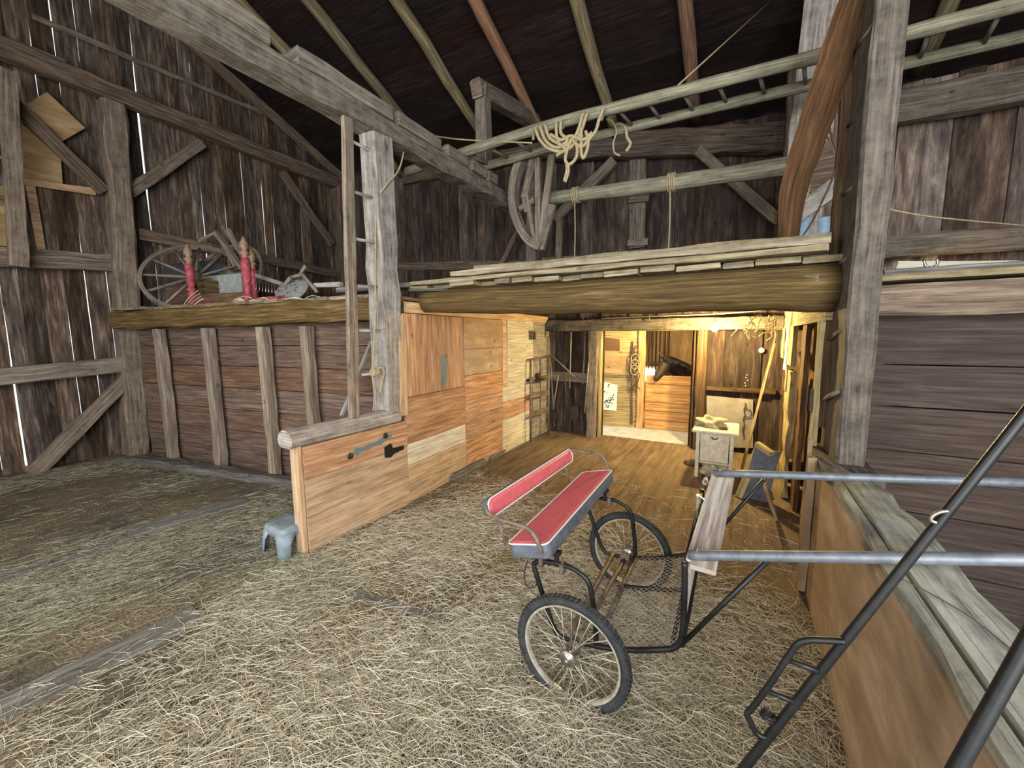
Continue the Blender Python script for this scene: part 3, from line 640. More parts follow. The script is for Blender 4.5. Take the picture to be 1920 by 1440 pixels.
# ---- long pole ladder across the beams
t = empty('pole_ladder', (-.5, 4.1, 3.85), 'very long pole ladder lying across the overhead beams', 'ladder')
A = [V((-3.85, 3.97, 3.83)), V((-2.0, 3.95, 3.86)), V((-.57, 4.03, 3.86)), V((.9, 4.12, 3.85)), V((2.6, 4.2, 3.85))]
B = [V((-3.02, 4.40, 3.85)), V((-2.0, 4.40, 3.86)), V((-.6, 4.42, 3.85)), V((1.0, 4.54, 3.85)), V((2.6, 4.66, 3.85))]
for P_, rr in ((A, .055), (B, .05)):
    mb = MB(); cp = curve(P_, 10); mb.tube(cp, [rr*random.uniform(.95, 1.05)*(1-.1*i/len(cp)) for i in range(len(cp))], 10); mb.build('pole', 'log', t, True)
for u in (690, 830, 930, 958, 1000, 1200, 1262, 1330, 1400, 1478, 1775, 1885):
    pass
for x in (-2.92, -2.62, -2.3, -1.98, -1.15, -.88, -.58, -.3, 0, .3, 1.03, 1.38, 1.7):
    def at(P_, x):
        for a, b in zip(P_, P_[1:]):
            if a.x <= x <= b.x: return a.lerp(b, (x-a.x)/(b.x-a.x))
        return P_[0] if x < P_[0].x else P_[-1]
    mb = MB(); a, b = at(A, x), at(B, x+.06); mb.tube([a, b], .016, 7); mb.build('rung', 'white_board', t, True)
# long hanging pole
pa, pb = PY(985, 377, 4.7), PY(1482, 310, 4.7)
log('hanging_pole', 'smooth round pole slung by ropes below the long ladder', 'pole', [pa, pa.lerp(pb, .5)+V((0, 0, -.015)), pb], [.07, .085], 'log', n=14, wob=.003)
timber('pole_block', 'small wooden wedge at the left end of the slung pole', 'board', PY(972, 388, 4.66), PY(1000, 378, 4.66), .05, .05, 'timber')

def wrap(center, axis, r, turns, pitch, rad=.009):
    ax = V(axis).normalized(); a = ax.orthogonal().normalized(); b = ax.cross(a)
    return [V(center)+ax*(pitch*(k/12))+(a*math.cos(2*math.pi*k/12)+b*math.sin(2*math.pi*k/12))*r for k in range(int(turns*12)+1)]
axp = (pb-pa).normalized()
for lab, f, v_end, n_ in (('left', .232, 502, 4), ('right', .615, 492, 4)):
    c = pa.lerp(pb, f)+V((0, 0, -.01)); r_ = .07+.015*f+.012
    t = empty('lashing_rope', c, 'rope lashed round the slung pole with a hanging end, the %s one' % lab, 'rope', 'ropes on the slung pole')
    mb = MB(); mb.tube(wrap(c, axp, r_, n_, .022), .009, 6); mb.build('wrapping', 'rope', t, True)
    mb = MB(); e = c+V((.03, -.02, 0)); mb.tube(curve([e+V((0, 0, -r_)), e+V((.01, 0, -.5)), e+V((-.01, .02, -1.0)), e+V((0, 0, -(c.z-2.36)))], 6), .007, 6); mb.build('hanging_end', 'rope', t, True)

# coil of rope hung over the ladder
def yA(x):
    for a, b in zip(A, A[1:]):
        if a.x <= x <= b.x: return a.lerp(b, (x-a.x)/(b.x-a.x))
mb = MB(); RY = 3.9
def loop(us, r=.0165):
    mb.tube(curve([PY(*u) for u in us], 7), r, 7)
loop([(1000, 262, 3.98), (1002, 240, 3.89), (1012, 262, 3.86), (1028, 278, 3.86), (1050, 284, 3.87), (1068, 278, 3.87), (1082, 262, 3.87), (1092, 240, 3.87), (1100, 215, 3.89), (1104, 218, 3.97)])
loop([(1010, 262, 3.98), (1012, 238, 3.88), (1022, 262, 3.85), (1040, 276, 3.85), (1062, 272, 3.85), (1078, 256, 3.86), (1086, 238, 3.86), (1093, 214, 3.88), (1098, 216, 3.98)])
loop([(1020, 255, 3.98), (1021, 234, 3.88), (1030, 258, 3.85), (1048, 270, 3.84), (1060, 280, 3.84), (1050, 287, 3.84), (1044, 292, 3.85)])
loop([(1043, 252, 3.98), (1043, 230, 3.88), (1044, 256, 3.86), (1052, 272, 3.85), (1064, 262, 3.85), (1052, 250, 3.86), (1052, 228, 3.88), (1056, 240, 3.98)])
loop([(1128, 225, 3.98), (1132, 204, 3.89), (1124, 222, 3.86), (1117, 245, 3.86), (1104, 262, 3.86), (1092, 274, 3.86), (1080, 270, 3.86), (1072, 262, 3.87)])
loop([(1090, 240, 3.86), (1090, 262, 3.86), (1090, 286, 3.86), (1094, 296, 3.86), (1101, 280, 3.86), (1103, 262, 3.86), (1098, 246, 3.86)])
loop([(1072, 260, 3.85), (1064, 280, 3.85), (1060, 300, 3.84), (1068, 308, 3.84), (1080, 296, 3.84), (1082, 276, 3.85), (1074, 262, 3.85)])
loop([(1062, 304, 3.85), (1063, 320, 3.85), (1058, 340, 3.85)]); loop([(1066, 306, 3.84), (1066, 324, 3.84), (1060, 342, 3.84)], .011)
loop([(1032, 252, 3.86), (1052, 262, 3.85), (1070, 255, 3.85), (1094, 262, 3.85), (1110, 248, 3.86)])
tag(mb.build('rope_coil', 'rope', smooth=True), 'tangled coil of pale rope looped over the long ladder', 'rope')
mb = MB(); loop([(1140, 222, 4.1), (1150, 236, 4.3), (1160, 232, 4.35), (1172, 238, 4.36), (1176, 258, 4.36), (1182, 270, 4.37), (1174, 284, 4.37)]); loop([(1146, 224, 4.15), (1156, 246, 4.3), (1150, 268, 4.33), (1152, 286, 4.33), (1163, 292, 4.33)], .01)
tag(mb.build('rope_scrap', 'rope', smooth=True), 'short knotted rope scrap hanging from the ladder right of the coil', 'rope')
def line(name, label, pts, r=.006, mat='rope', cat='rope'):
    mb = MB(); mb.tube(curve(pts, 6) if len(pts) > 2 else pts, r, 6); return tag(mb.build(name, mat, smooth=True), label, cat)
line('thin_rope', 'taut twine from the hewn beam to the rope coil', [PX(800, 253, -2.95), PY(870, 262, 3.9), PY(998, 268, 3.88)], .008)
line('thin_rope', 'thin cord rising from the ladder to the roof at upper right', [PY(1258, 172, 4.0), onroof(1442, -5)+V((0, 0, -.05))], .007)
line('thin_rope', 'cord stretched across the upper right bay', [PY(1660, 391, 3.25), PY(1760, 408, 3.6), PY(1980, 428, 4.5)], .005)
line('pull_rope', 'rope hanging beside the ladder post down to its lowest rung', [PX(757, 285, -2.88), PX(747, 320, -2.86), PX(722, 350, -2.86), PX(706, 380, -2.9), PX(704, 450, -2.9), PX(703, 600, -2.9), PX(698, 690, -2.9), PX(702, 740, -2.9), PX(700, 770, -2.9)], .008)
mb = MB(); c = PX(702, 698, -2.9)
mb.tube(wrap(c+V((0, -.03, 0)), (0, 1, 0), .03, 4, .016), .011, 6); mb.tube(curve([c+V((0, .02, .03)), c+V((.02, .07, .04)), c+V((.01, .1, -.02)), c+V((.02, .05, -.12)), c+V((0, .06, -.2))], 5), .011, 6)
tag(mb.build('rope_knot', 'rope', smooth=True), 'rope knot tied on the lowest rung of the post ladder', 'rope')
for (u0, v0, u1, v1, lab) in ((640, 780, 697, 640, 'pale stick leaning behind the post ladder'),):
    timber('leaning_stick', lab, 'stick', PX(u0, v0, -3.25), PX(u1, v1, -3.25), .03, .03, 'timber_pale', up=(0, 1, 0), jit=.002)

# hanging things right of the brace
t = empty('wicker_panel', PY(1525, 330, 4.93), 'arched slatted wicker panel hanging behind the curved brace', 'panel')
mb = MB(); cpt = []
for (u, v) in ((1500, 345), (1515, 300), (1535, 262), (1556, 255), (1568, 300), (1566, 345), (1535, 360)): cpt.append(PY(u, v, 4.93))
mb.tube(curve(cpt, 5, True), .02, 7, closed=True); mb.build('rim', 'timber', t, True)
mb = MB()
for k in range(16):
    v = 268+k*5.8; a = PY(1535-(v-262)*.42, v+5, 4.93); b = PY(1566, v-4, 4.93); mb.beam(a, b, .012, .03, ch=.1)
mb.build('slats', 'timber_brown', t)
line('hanging_rope', 'looped rope hanging between the curved brace and right post', [PY(1551, 158, 4.55), PY(1545, 250, 4.6), PY(1535, 290, 4.6), PY(1520, 315, 4.6), PY(1517, 350, 4.6), PY(1512, 372, 4.6)], .009)
line('hanging_rope', 'long dark curved cord sweeping down behind the right ladder', [PY(1556, 158, 4.55), PY(1556, 240, 4.5), PY(1568, 290, 4.5), PY(1562, 330, 4.5), PY(1545, 370, 4.5), PY(1520, 420, 4.5), PY(1480, 478, 4.5)], .008, 'leather')
line('thin_rope', 'short pale cord stretched above the blue buckets', [PY(1492, 344, 4.94), PY(1568, 366, 4.94)], .008)
timber('slanting_board', 'pale slanting board above the blue buckets', 'board', PY(1482, 410, 4.9), PY(1572, 345, 4.9), .04, .16, 'timber_pale', ch=.05, jit=.003)
timber('bucket_shelf', 'short pale shelf timber carrying the blue buckets', 'beam', PY(1478, 470, 5.0), PY(1575, 458, 5.0), .22, .13, 'timber_pale')
for u, lab in ((1506, 'left of the pair of blue grey buckets beyond the right post'), (1541, 'right of the pair of blue grey buckets beyond the right post')):
    t = empty('bucket', PY(u, 454, 5.0), lab, 'bucket', 'blue buckets')
    c = PY(u, 454, 5.0); mb = MB(); mb.lathe([(.058, 0), (.066, .02), (.072, .2), (.077, .21), (.077, .222), (.068, .222), (.062, .03)], c, n=18); mb.build('body', 'bucket_blue', t, True)

# ================================================================== LOWER ROOM
timber('door_lintel', 'long weathered lintel timber over the stable doorway', 'beam', (-3.05, 6.40, 1.90), (.46, 6.40, 1.87), .14, .18, 'post_dark', jit=.008)
timber('door_post', 'rough upright post on the left of the stable doorway', 'post', (-2.16, 6.42, 0), (-2.14, 6.42, 1.80), .16, .16, 'timber', up=(0, 1, 0), jit=.012)
mb = MB(); mb.beam((-2.05, 6.52, .0), (-2.05, 6.52, 1.8), .03, .14, (0, 1, 0), ch=.05)
mb.beam((-2.05, 6.52, 1.81), (-.60, 6.52, 1.80), .14, .03, ch=.05)
struct(mb.build('trim_1', 'yellow_lit_wood'))
mb = MB(); mb.beam((-.60, 6.52, 0), (-.60, 6.52, 1.8), .03, .14, (0, 1, 0), ch=.05)
struct(mb.build('trim_3', 'rail_dark'))
timber('door_post', 'dark upright post on the right of the stable doorway', 'post', (-.50, 6.44, 0), (-.50, 6.44, 1.78), .14, .12, 'rail_dark', up=(0, 1, 0), jit=.008)
timber('wall_rail', 'low horizontal rail behind the hanging tool handles', 'rail', (-3.0, 6.46, 1.02), (-2.26, 6.46, 1.00), .05, .16, 'timber')
# hanging tools
def tool(label, u0, v0, u1, v1, head=None, y=6.40, r=.012, mat='log'):
    a, b = PY(u0, v0, y), PY(u1, v1, y); o = b
    t = empty('hand_tool', o, label, 'tool', 'tools on the stable wall')
    mb = MB(); mb.tube([a, b], r, 7); mb.build('handle', mat, t, True)
    d = (b-a).normalized()
    if head == 'shovel':
        mb = MB(); prof = [(-.02, 0), (-.08, .04), (-.09, .2), (-.05, .27), (0, .29), (.05, .27), (.09, .2), (.08, .04), (.02, 0)]
        fr = [b+V((x, -.01-.02*(1-abs(x)*8), 0))+d*z for x, z in prof]; bk = [p+V((0, .006, 0)) for p in fr]; n = len(fr)
        mb.add(fr+bk, [tuple(range(n)), tuple(range(2*n-1, n-1, -1))]+[(i, n+i, n+(i+1) % n, (i+1) % n) for i in range(n)], [[(0, 0)]*n]*2+[[(0, 0)]*4]*n); mb.build('blade', 'dark_metal', t)
    if head == 'fork':
        mb = MB(); mb.beam(b+V((-.09, 0, 0)), b+V((.09, 0, 0)), .015, .015)
        for x in (-.085, -.03, .03, .085): mb.tube([b+V((x, 0, 0)), b+V((x, -.02, 0))+d*.26], .005, 5)
        mb.build('tines', 'dark_metal', t)
    if head == 'grip':
        mb = MB(); mb.tube([a+V((-.06, 0, 0)), a+V((.06, 0, 0))], .014, 7); mb.build('grip', mat, t, True)
tool('tall pale handle at the left corner of the stable wall', 1029, 630, 1040, 800, None)
tool('shovel with a short cross grip left of the stable door', 1047, 703, 1037, 768, 'shovel', 6.36)
tool('straight upright pole handle left of the doorway, ending mid wall', 1071, 622, 1068, 728, None)
tool('long handle hanging nearest the stable doorway', 1098, 618, 1093, 720, None)
tool('thin handle beside the door post reaching low', 1104, 680, 1096, 775, None, 6.33)
tool('stick leaning diagonally across the dark stable wall', 1032, 664, 1077, 706, None, 6.38)
tool('dark fork hanging low on the stable wall', 1058, 700, 1062, 745, 'fork', 6.38, .011, 'leather')
tool('dark spade low beside the door post', 1080, 728, 1078, 758, 'shovel', 6.38, .011, 'leather')
# hooks on the lintel
for (u, v, lab) in ((1062, 612, 'small hook on the lintel above the tools'), (1094, 600, 'small metal hook on the lintel left of the doorway'), (1218, 598, 'small metal hook on the lintel above the doorway')):
    mb = MB(); p = PY(u, v-8, 6.31); mb.tube(curve([p, p+V((0, -.02, -.05)), p+V((.01, -.03, -.1)), p+V((.03, -.03, -.08))], 4), .006, 6)
    tag(mb.build('wall_hook', 'steel', smooth=True), lab, 'hook')
for i, (u, v) in enumerate(((990, 620), (1032, 616), (1040, 608))):
    mb = MB(); p = PX(u, v, -2.98) if i == 0 else PY(u, v, 6.3)
    for k in range(2 if i else 4):
        q = p+V((0.02, k*.06, 0)) if i == 0 else p+V((k*.06, -.02, 0))
        mb.tube(curve([q, q+V((.01, 0, -.06)), q+V((.0, .02, -.14)), q+V((0, .04, -.1)), q+V((0, .03, -.02))], 4), .008, 6)
    tag(mb.build('horseshoe_hook', 'dark_metal', smooth=True), ['row of dark hooks on the pale wall by the corner', 'iron hook at the left end of the lintel', 'second iron hook near the left end of the lintel'][i], 'hook')
# gate frame at the corner
t = empty('pipe_gate', (-2.93, 5.85, 0), 'narrow pipe framed gate leaning at the far left corner', 'gate')
mb = MB(); g0, g1 = V((-2.88, 5.55, .02)), V((-2.82, 6.1, .02)); h = 1.33
mb.tube([g0, g0+V((0, 0, h))], .02, 8); mb.tube([g0+V((0, 0, h)), g1+V((0, 0, h+.03))], .02, 8); mb.tube([g1+V((0, 0, h+.03)), g1], .02, 8); mb.build('frame', 'worn_tube', t, True)
for z in (.45, .75, 1.0):
    mb = MB(); mb.beam(g0+V((0, 0, z)), g1+V((0, 0, z)), .015, .09, ch=.1); mb.build('rail', 'timber_brown', t)
mb = MB(); mb.box((-2.84, 5.75, 1.02), (.14, .2, .03)); mb.lathe([(.0, 0), (.04, .01), (.05, .05), (.03, .09)], (-2.84, 5.72, 1.035)); tag(mb.build('grease_can', 'dark_metal'), 'small dark clutter resting on the pipe gate', 'can')

# bulb, socket, wire
BP = PY(1340, 615, 5.8)
t = empty('light_bulb', BP, 'bare glowing bulb under the lintel right of the doorway', 'bulb')
mb = MB(); mb.lathe([(.012, .055), (.016, .04), (.03, .018), (.036, -.005), (.033, -.026), (.02, -.04), (.004, -.046)], BP, n=20); mb.build('glass', 'bulb_glow', t, True)
mb = MB(); mb.lathe([(.014, .05), (.02, .055), (.022, .09), (.012, .10)], BP, n=14); mb.build('socket', 'white_paint', t, True)
mb = MB(); mb.tube([BP+V((0, 0, .09)), BP+V((0, 0, .2))], .004, 6); mb.tube(curve([BP+V((-.14, .1, -.03)), BP+V((-.145, .1, -.2)), BP+V((-.13, .1, -.33))], 4), .003, 5); mb.build('cord', 'leather', t, True)
line('electric_wire', 'pale electric wire running along the loft underside', [(-1.95, 6.2, 1.99), (-1.0, 5.9, 1.985), (-.32, 5.8, 1.985), (.42, 5.0, 1.985)], .007, 'white_paint', 'wire')
mb = MB()
for k in range(14):
    p = PY(random.uniform(1400, 1465), random.uniform(590, 606), 5.6)
    q = [p]
    for j in range(4): q.append(q[-1]+V((random.uniform(-.08, .08), random.uniform(-.05, .05), random.uniform(-.11, .03))))
    mb.tube(curve(q, 4), .006, 5)
tag(mb.build('twine_bundle', 'rope', smooth=True), 'messy bundle of baling twine hanging at the right room corner', 'twine')
mb = MB(); p = PY(1428, 657, 6.55); mb.lathe([(.0, 0), (.035, .0), (.038, .01), (.03, .02), (0, .022)], p, (0, -1, 0), 18); tag(mb.build('round_knob', 'white_paint', smooth=True), 'small round pale disc on the dark wall right of the bulb', 'disc')
mb = MB()
for k in range(5): mb.lathe([(0, 0), (.008, .002), (.008, .008), (0, .01)], PY(1399+random.uniform(-3, 3), 703+k*5, 6.55), (0, -1, 0), 8)
tag(mb.build('chalk_marks', 'white_paint'), 'column of small white specks on the dark wall above the panel', 'mark')
timber('wall_rail', 'dark rail above the pale panel behind the small table', 'rail', (-.42, 6.51, .93), (.44, 6.51, .93), .05, .06, 'rail_dark')
mb = MB(); q = [PY(1325, 742, 6.51), PY(1412, 750, 6.51), PY(1412, 840, 6.51), PY(1325, 838, 6.51)]; n = 4; vsx = q+[p+V((0, .03, 0)) for p in q]
mb.add(vsx, [(0, 1, 2, 3), (7, 6, 5, 4)]+[(i, 4+i, 4+(i+1) % 4, (i+1) % 4) for i in range(4)], [[(0, 0)]*4]*6)
tag(mb.build('wall_board', 'white_board'), 'flat grey white panel on the wall behind the small table', 'board')

# small table with drawer
T0 = V((-.22, 5.42, 0)); tw, td, th_ = .40, .56, .59
t = empty('side_table', T0, 'small cream painted drawer table in the right corner', 'table')
tabrot = math.radians(0)
mb = MB(); mb.box(T0+V((0, -.02, th_-.012)), (tw+.09, td+.08, .025), ch=.2); mb.build('table_top', 'white_paint', t)
for sx in (-1, 1):
    for sy in (-1, 1):
        mb = MB(); mb.box(T0+V((sx*(tw/2-.02), sy*(td/2-.02), (th_-.025)/2)), (.04, .04, th_-.025), ch=.1); mb.build('leg', 'white_paint', t)
mb = MB(); mb.box(T0+V((0, 0, th_-.09)), (tw-.05, td-.05, .12)); mb.box(T0+V((0, td/2-.025, .34)), (tw-.06, .015, .3)); mb.box(T0+V((-tw/2+.02, 0, .34)), (.012, td-.08, .3)); mb.box(T0+V((tw/2-.02, 0, .34)), (.012, td-.08, .3)); mb.build('case', 'white_paint', t)
dr = MB(); dr.box(T0+V((0, -td/2+.012, th_-.09)), (tw-.1, .022, .10), ch=.15); d_ = dr.build('drawer', 'white_paint', t)
mb = MB(); mb.tube(curve([T0+V((-.03, -td/2-.005, th_-.08)), T0+V((-.02, -td/2-.03, th_-.09)), T0+V((.02, -td/2-.03, th_-.09)), T0+V((.03, -td/2-.005, th_-.08))], 4), .006, 6); k_ = mb.build('pull', 'dark_metal', None, True); k_.parent = d_
mb = MB(); mb.box(T0+V((0, -td/2+.015, .33)), (tw-.1, .016, .24)); mb.box(T0+V((0, -td/2+.004, .33)), (tw-.18, .01, .15)); mb.build('door', 'white_paint', t)
mb = MB(); mb.box(T0+V((0, 0, .19)), (tw-.04, td-.04, .02)); mb.build('shelf', 'white_paint', t)
def blob(center, size, seed, detail=3, amp=.35, fr=2.2):
    bm = bmesh.new(); bmesh.ops.create_icosphere(bm, subdivisions=detail, radius=1)
    for v in bm.verts:
        nn = noise.noise(v.co*fr+V((seed, seed*1.7, 0))); v.co *= 1+amp*nn
        if v.co.z < -.55: v.co.z = -.55
        v.co = V((v.co.x*size[0], v.co.y*size[1], (v.co.z+.55)*size[2]))+V(center)
    return bm
def bmobj(bm, name, mat, parent=None, smooth=True):
    me = bpy.data.meshes.new(name); bm.to_mesh(me); bm.free(); me.materials.append(MATS[mat])
    if smooth: me.polygons.foreach_set('use_smooth', [True]*len(me.polygons))
    o = bpy.data.objects.new(name, me); COL.objects.link(o)
    if parent: o.parent = parent; o.matrix_parent_inverse = Matrix.Translation(-parent.location)
    return o
tag(bmobj(blob(T0+V((-.05, -.02, th_)), (.16, .12, .07), 3.1, 4, .8, 2.0), 'crumpled_rag', 'rag'), 'crumpled pale rag heaped on the small cream table', 'cloth')
mb = MB(); mb.box(T0+V((.08, -.16, th_+.022)), (.09, .05, .04), ch=.2); tag(mb.build('small_tin', 'leather'), 'small dark tin beside the rag on the table', 'tin')
tag(bmobj(blob(T0+V((.0, -.12, .0)), (.13, .12, .12), 8.2, 4, .8, 2.2), 'rag_heap', 'rag'), 'brown and white cloth heap under the small table', 'cloth')
tag(bmobj(blob(PZ(1302, 872, 0), (.13, .07, .05), 5.2, 3, .4), 'old_boot', 'leather'), 'dark old shoe on the floor left of the small table', 'shoe')
# chain on panel
mb = MB(); p = PY(1397, 755, 6.49); mb.tube(curve([p+V((.01*math.sin(k*2), 0, -.045*k)) for k in range(12)], 3), .008, 5); mb.tube(curve([p+V((0, 0, -.08)), p+V((.07, 0, -.1)), p+V((.08, 0, -.18)), p+V((.02, 0, -.2))], 4), .006, 5)
tag(mb.build('hanging_chain', 'chain', smooth=True), 'rusty chain hanging beside the pale panel', 'chain')

# ---- right side of lower room: frames, broken boards, leaning plank
XW = .47
def rboard(label, pts, x=XW, th=.03, mat='yellow_lit_wood', name='wall_board', cat='board'):
    q = [PX(u, v, x) for u, v in pts]; mb = MB(); n = len(q); vs_ = q+[p+V((th, 0, 0)) for p in q]
    fs = [tuple(range(n))]+[tuple(range(2*n-1, n-1, -1))]+[(i, n+i, n+(i+1) % n, (i+1) % n) for i in range(n)]
    mb.add(vs_, fs, [[(vs_[k][2], vs_[k][1]) for k in f] for f in fs], .5)
    return tag(mb.build(name, mat), label, cat)
mb = MB(); hboards(mb, (XW, 3.34), (XW, 6.45), [1.80, 1.93, 2.02], nrm=(-1, 0, 0), th=.04, seg=8, mi=0)
struct(mb.build('trim_2', 'yellow_lit_wood'))
def strip(label, y0, y1, z0, z1, x=XW, th=.04, mat='yellow_lit_wood', name='wall_board', jit=.006):
    mb = MB(); c = (y0+y1)/2; mb.beam((x, c, z0), (x, c, z1), th, abs(y1-y0), (0, 1, 0), jit=jit, ch=.05, seg=max(4, int((z1-z0)/.12)))
    return tag(mb.build(name, mat), label, 'board')
strip('yellow lit upright jamb left of the dark side opening', 4.98, 5.42, 1.38, 1.80)
strip('pale short upright board stub at the far end of the right wall', 5.9, 6.3, 1.42, 1.80)
strip('narrow pale upright board in the upper corner slot of the right wall', 5.52, 5.78, 1.30, 1.80, mat='whitewash')
strip('tall splintered yellow lit board standing against the right wall', 4.85, 5.35, .02, 1.32, jit=.016)
strip('second splintered board further along the right wall', 5.45, 6.3, .02, 1.30, x=XW+.05, mat='brown_board')
strip('worn hanging card strip on the right wall', 4.95, 5.1, 1.12, 1.40, x=XW-.05, th=.012, mat='pine_dusty', name='card_strip')
strip('slim yellow lit door jamb right of the dark side opening', 3.40, 3.48, 0, 1.80, jit=.004)
strip('dark upright timber between the two side openings', 4.55, 4.8, 0, 1.80, mat='brown_board', x=XW+.06)
t = empty('door_latch', PX(1520, 745, .45), 'rusty latch on the slim yellow lit jamb', 'latch')
mb = MB(); c = PX(1522, 750, .45); mb.box(c, (.02, .07, .16), ch=.1); mb.tube([c+V((-.02, .05, .1)), c+V((-.02, .05, -.1))], .008, 6); mb.build('plate', 'dark_metal', t)
timber('leaning_plank', 'long thin plank leaning against the right wall', 'plank', PZ(1389, 888, .01), PY(1452, 645, 6.3), .03, .05, 'yellow_lit_wood', up=(0, 1, 0), jit=.003)
t = empty('bent_box', PZ(1405, 930, 0), 'battered dark box lid propped up beside the right wall', 'box')
e0, e1 = PZ(1385, 932, .0), PY(1424, 834, 4.75)
mb = MB(); mb.beam(e0, e1, .035, .07, (1, 0, 0), jit=.004); mb.build('edge_board', 'yellow_lit_wood', t)
mb = MB(); mb.beam(e1+V((-.02, -.02, .01)), PY(1448, 852, 4.55), .06, .05, jit=.006); mb.build('top_edge', 'yellow_lit_wood', t)
mb = MB(); mb.beam(e0+V((.15, 0, 0)), e1+V((.07, -.02, -.03)), .22, .03, (0, -1, .4), jit=.003); mb.build('panel', 'dark_vinyl', t)
timber('floor_shard', 'short broken plywood shard leaning at the foot of the right wall', 'board', PZ(1455, 968, 0), PY(1432, 905, 3.95), .02, .15, 'plywood', up=(0, 1, 0), jit=.012)
tag(bmobj(blob(PZ(1415, 925, 0), (.14, .12, .12), 2.2, 3, .5), 'sack_heap', 'tarp'), 'dark crumpled sack on the floor by the right wall', 'sack')

# ---- low wall cap
mb = MB(); rs = []; us = []
for i in range(22):
    y = -.9+3.62*i/21; j = lambda a=.006: random.uniform(-a, a)
    wd = .205 if i < 21 else .19
    rs.append([V((.47+j(), y, .872+j(.003))), V((.47+j(.010), y, .912+j(.003))), V((.50, y, .925+j(.003))), V((.508, y, .905)), V((.516, y, .930+j(.003))), V((.60, y, .931+j(.003))), V((.47+wd+j(.014), y, .92+j(.004))), V((.47+wd+j(), y, .872))]); us.append(y+1)
mb.rings(rs, us, [0, .045, .09, .11, .14, .22, .3, .35, .5])
tag(mb.build('cap_plank', 'cap_wood'), 'wide pale weathered plank capping the low wall on the right', 'plank')
mb = MB(); mb.box((.575, 3.12, .90), (.25, .76, .06), ch=.1)
tag(mb.build('post_pad', 'post_dark'), 'dark wooden pad under the foot of the thick right post', 'block')
mb = MB(); mb.beam((.425, 3.1, .02), (.425, 3.1, .93), .09, .04, (1, 0, 0), jit=.01); mb.beam((.425, 3.17, .5), (.425, 3.19, 1.02), .05, .03, (1, 0, 0), jit=.008, taper=.4)
tag(mb.build('end_batten', 'hopper_board'), 'ragged upright batten at the far end of the low wall', 'board')
timber('wall_batten', 'rough bark edged strip on the near face of the low wall', 'board', (.43, .95, .70), (.43, .1, .52), .03, .05, 'timber_pale', jit=.006)
line('wire_scrap', 'thin bent wire lying on the cap plank', [(.47, 1.62, .938), (.52, 1.56, .94), (.58, 1.46, .94), (.62, 1.3, .936)], .0022, 'steel', 'wire')

# ---- right: black upright behind the mow wall
timber('timber_post', 'faint upright timber at the right edge below the broad beam', 'post', (1.62, 3.15, 0), (1.62, 3.15, 1.8), .16, .1, 'mow_board', up=(0, 1, 0))

# ================================================================== AISLE AND HORSE
mb = MB()
hboards(mb, (-3.6, 7.05), (-1.63, 7.46), [0, .45, .95, 1.02, 1.32, 1.9, 2.3], nrm=(0, -1, 0), mis=[0, 0, 1, 1, 0, 0], th=.03)
struct(mb.build('wall_aisle', ['yellow_lit_wood', 'plywood']), 'yellow lit plywood stall wall left of the doorway view')
mb = MB(); hboards(mb, (-1.50, 7.50), (.9, 7.62), [0, .17, .34, .5, .67, .84, 1.0], nrm=(0, -1, 0), th=.035, gap=.01)
struct(mb.build('wall_stall', 'stall_pine'), 'golden pine boards at the front of the horse stall')
mb = MB()
vboards(mb, (-3.6, 9.2, 0), (1, 0, 0), 5.2, lambda s: 0, lambda s: 2.4, 1.2, gap=.002, nrm=(0, 1, 0))
mb.beam((-3.6, 7.9, 2.42), (1.5, 7.9, 2.42), 2.7, .05, ch=0); mb.beam((1.45, 6.6, 1.2), (1.45, 9.2, 1.2), .05, 2.4, ch=0); mb.beam((-3.65, 6.6, 1.2), (-3.65, 9.2, 1.2), .05, 2.4, ch=0)
struct(mb.build('wall_stable', 'plywood'))
timber('stall_post', 'orange brown post at the corner of the horse stall', 'post', (-1.57, 7.45, 0), (-1.57, 7.45, 2.38), .11, .11, 'stall_pine', up=(0, 1, 0))
t = empty('stall_grille', (-1.3, 8.85, 1.0), 'row of upright iron bars beyond the horse head', 'grille')
for k in range(5):
    mb = MB(); x = -1.80+.075*k; mb.tube([(x, 8.85, 1.0), (x, 8.85, 2.38)], .011, 6); mb.build('bar', 'dark_metal', t, True)
for x in (-1.42, -1.35):
    mb = MB(); mb.beam((x, 8.86, .9), (x, 8.86, 2.0), .035, .04, (0, 1, 0)); mb.build('upright', 'brown_board', t)
mb = MB(); mb.beam((-1.9, 8.85, 1.12), (-1.3, 8.85, 1.12), .04, .09); mb.build('rail', 'brown_board', t)
# poster on the stall wall
def on_aisle(u, v):
    # aisle wall plane through (-3.6,7.05) and (-1.63,7.46)
    n = V((.41, -1.97, 0)); p = V((-3.6, 7.05, 0)); d = ray(u, v); tt = (p-CAM).dot(n)/d.dot(n); return CAM+d*tt+V((0, -.012, 0))
def quad_thing(name, label, cat, pts, mat, th=.006, fn=on_aisle, parent=None):
    q = [fn(u, v) for u, v in pts]; n = len(q); mb = MB(); vs_ = q+[p+V((0, th, 0)) for p in q]
    mb.add(vs_, [tuple(range(n)), tuple(range(2*n-1, n-1, -1))]+[(i, n+i, n+(i+1) % n, (i+1) % n) for i in range(n)], [[(0, 0)]*n]*2+[[(0, 0)]*4]*n)
    o = mb.build(name, mat, parent)
    if not parent: tag(o, label, cat)
    return o
po = quad_thing('wall_poster', 'white poster with dark leafy blotches on the stall wall', 'poster', [(1131, 716), (1158, 722), (1156, 770), (1131, 768)], 'poster')
mb = MB()
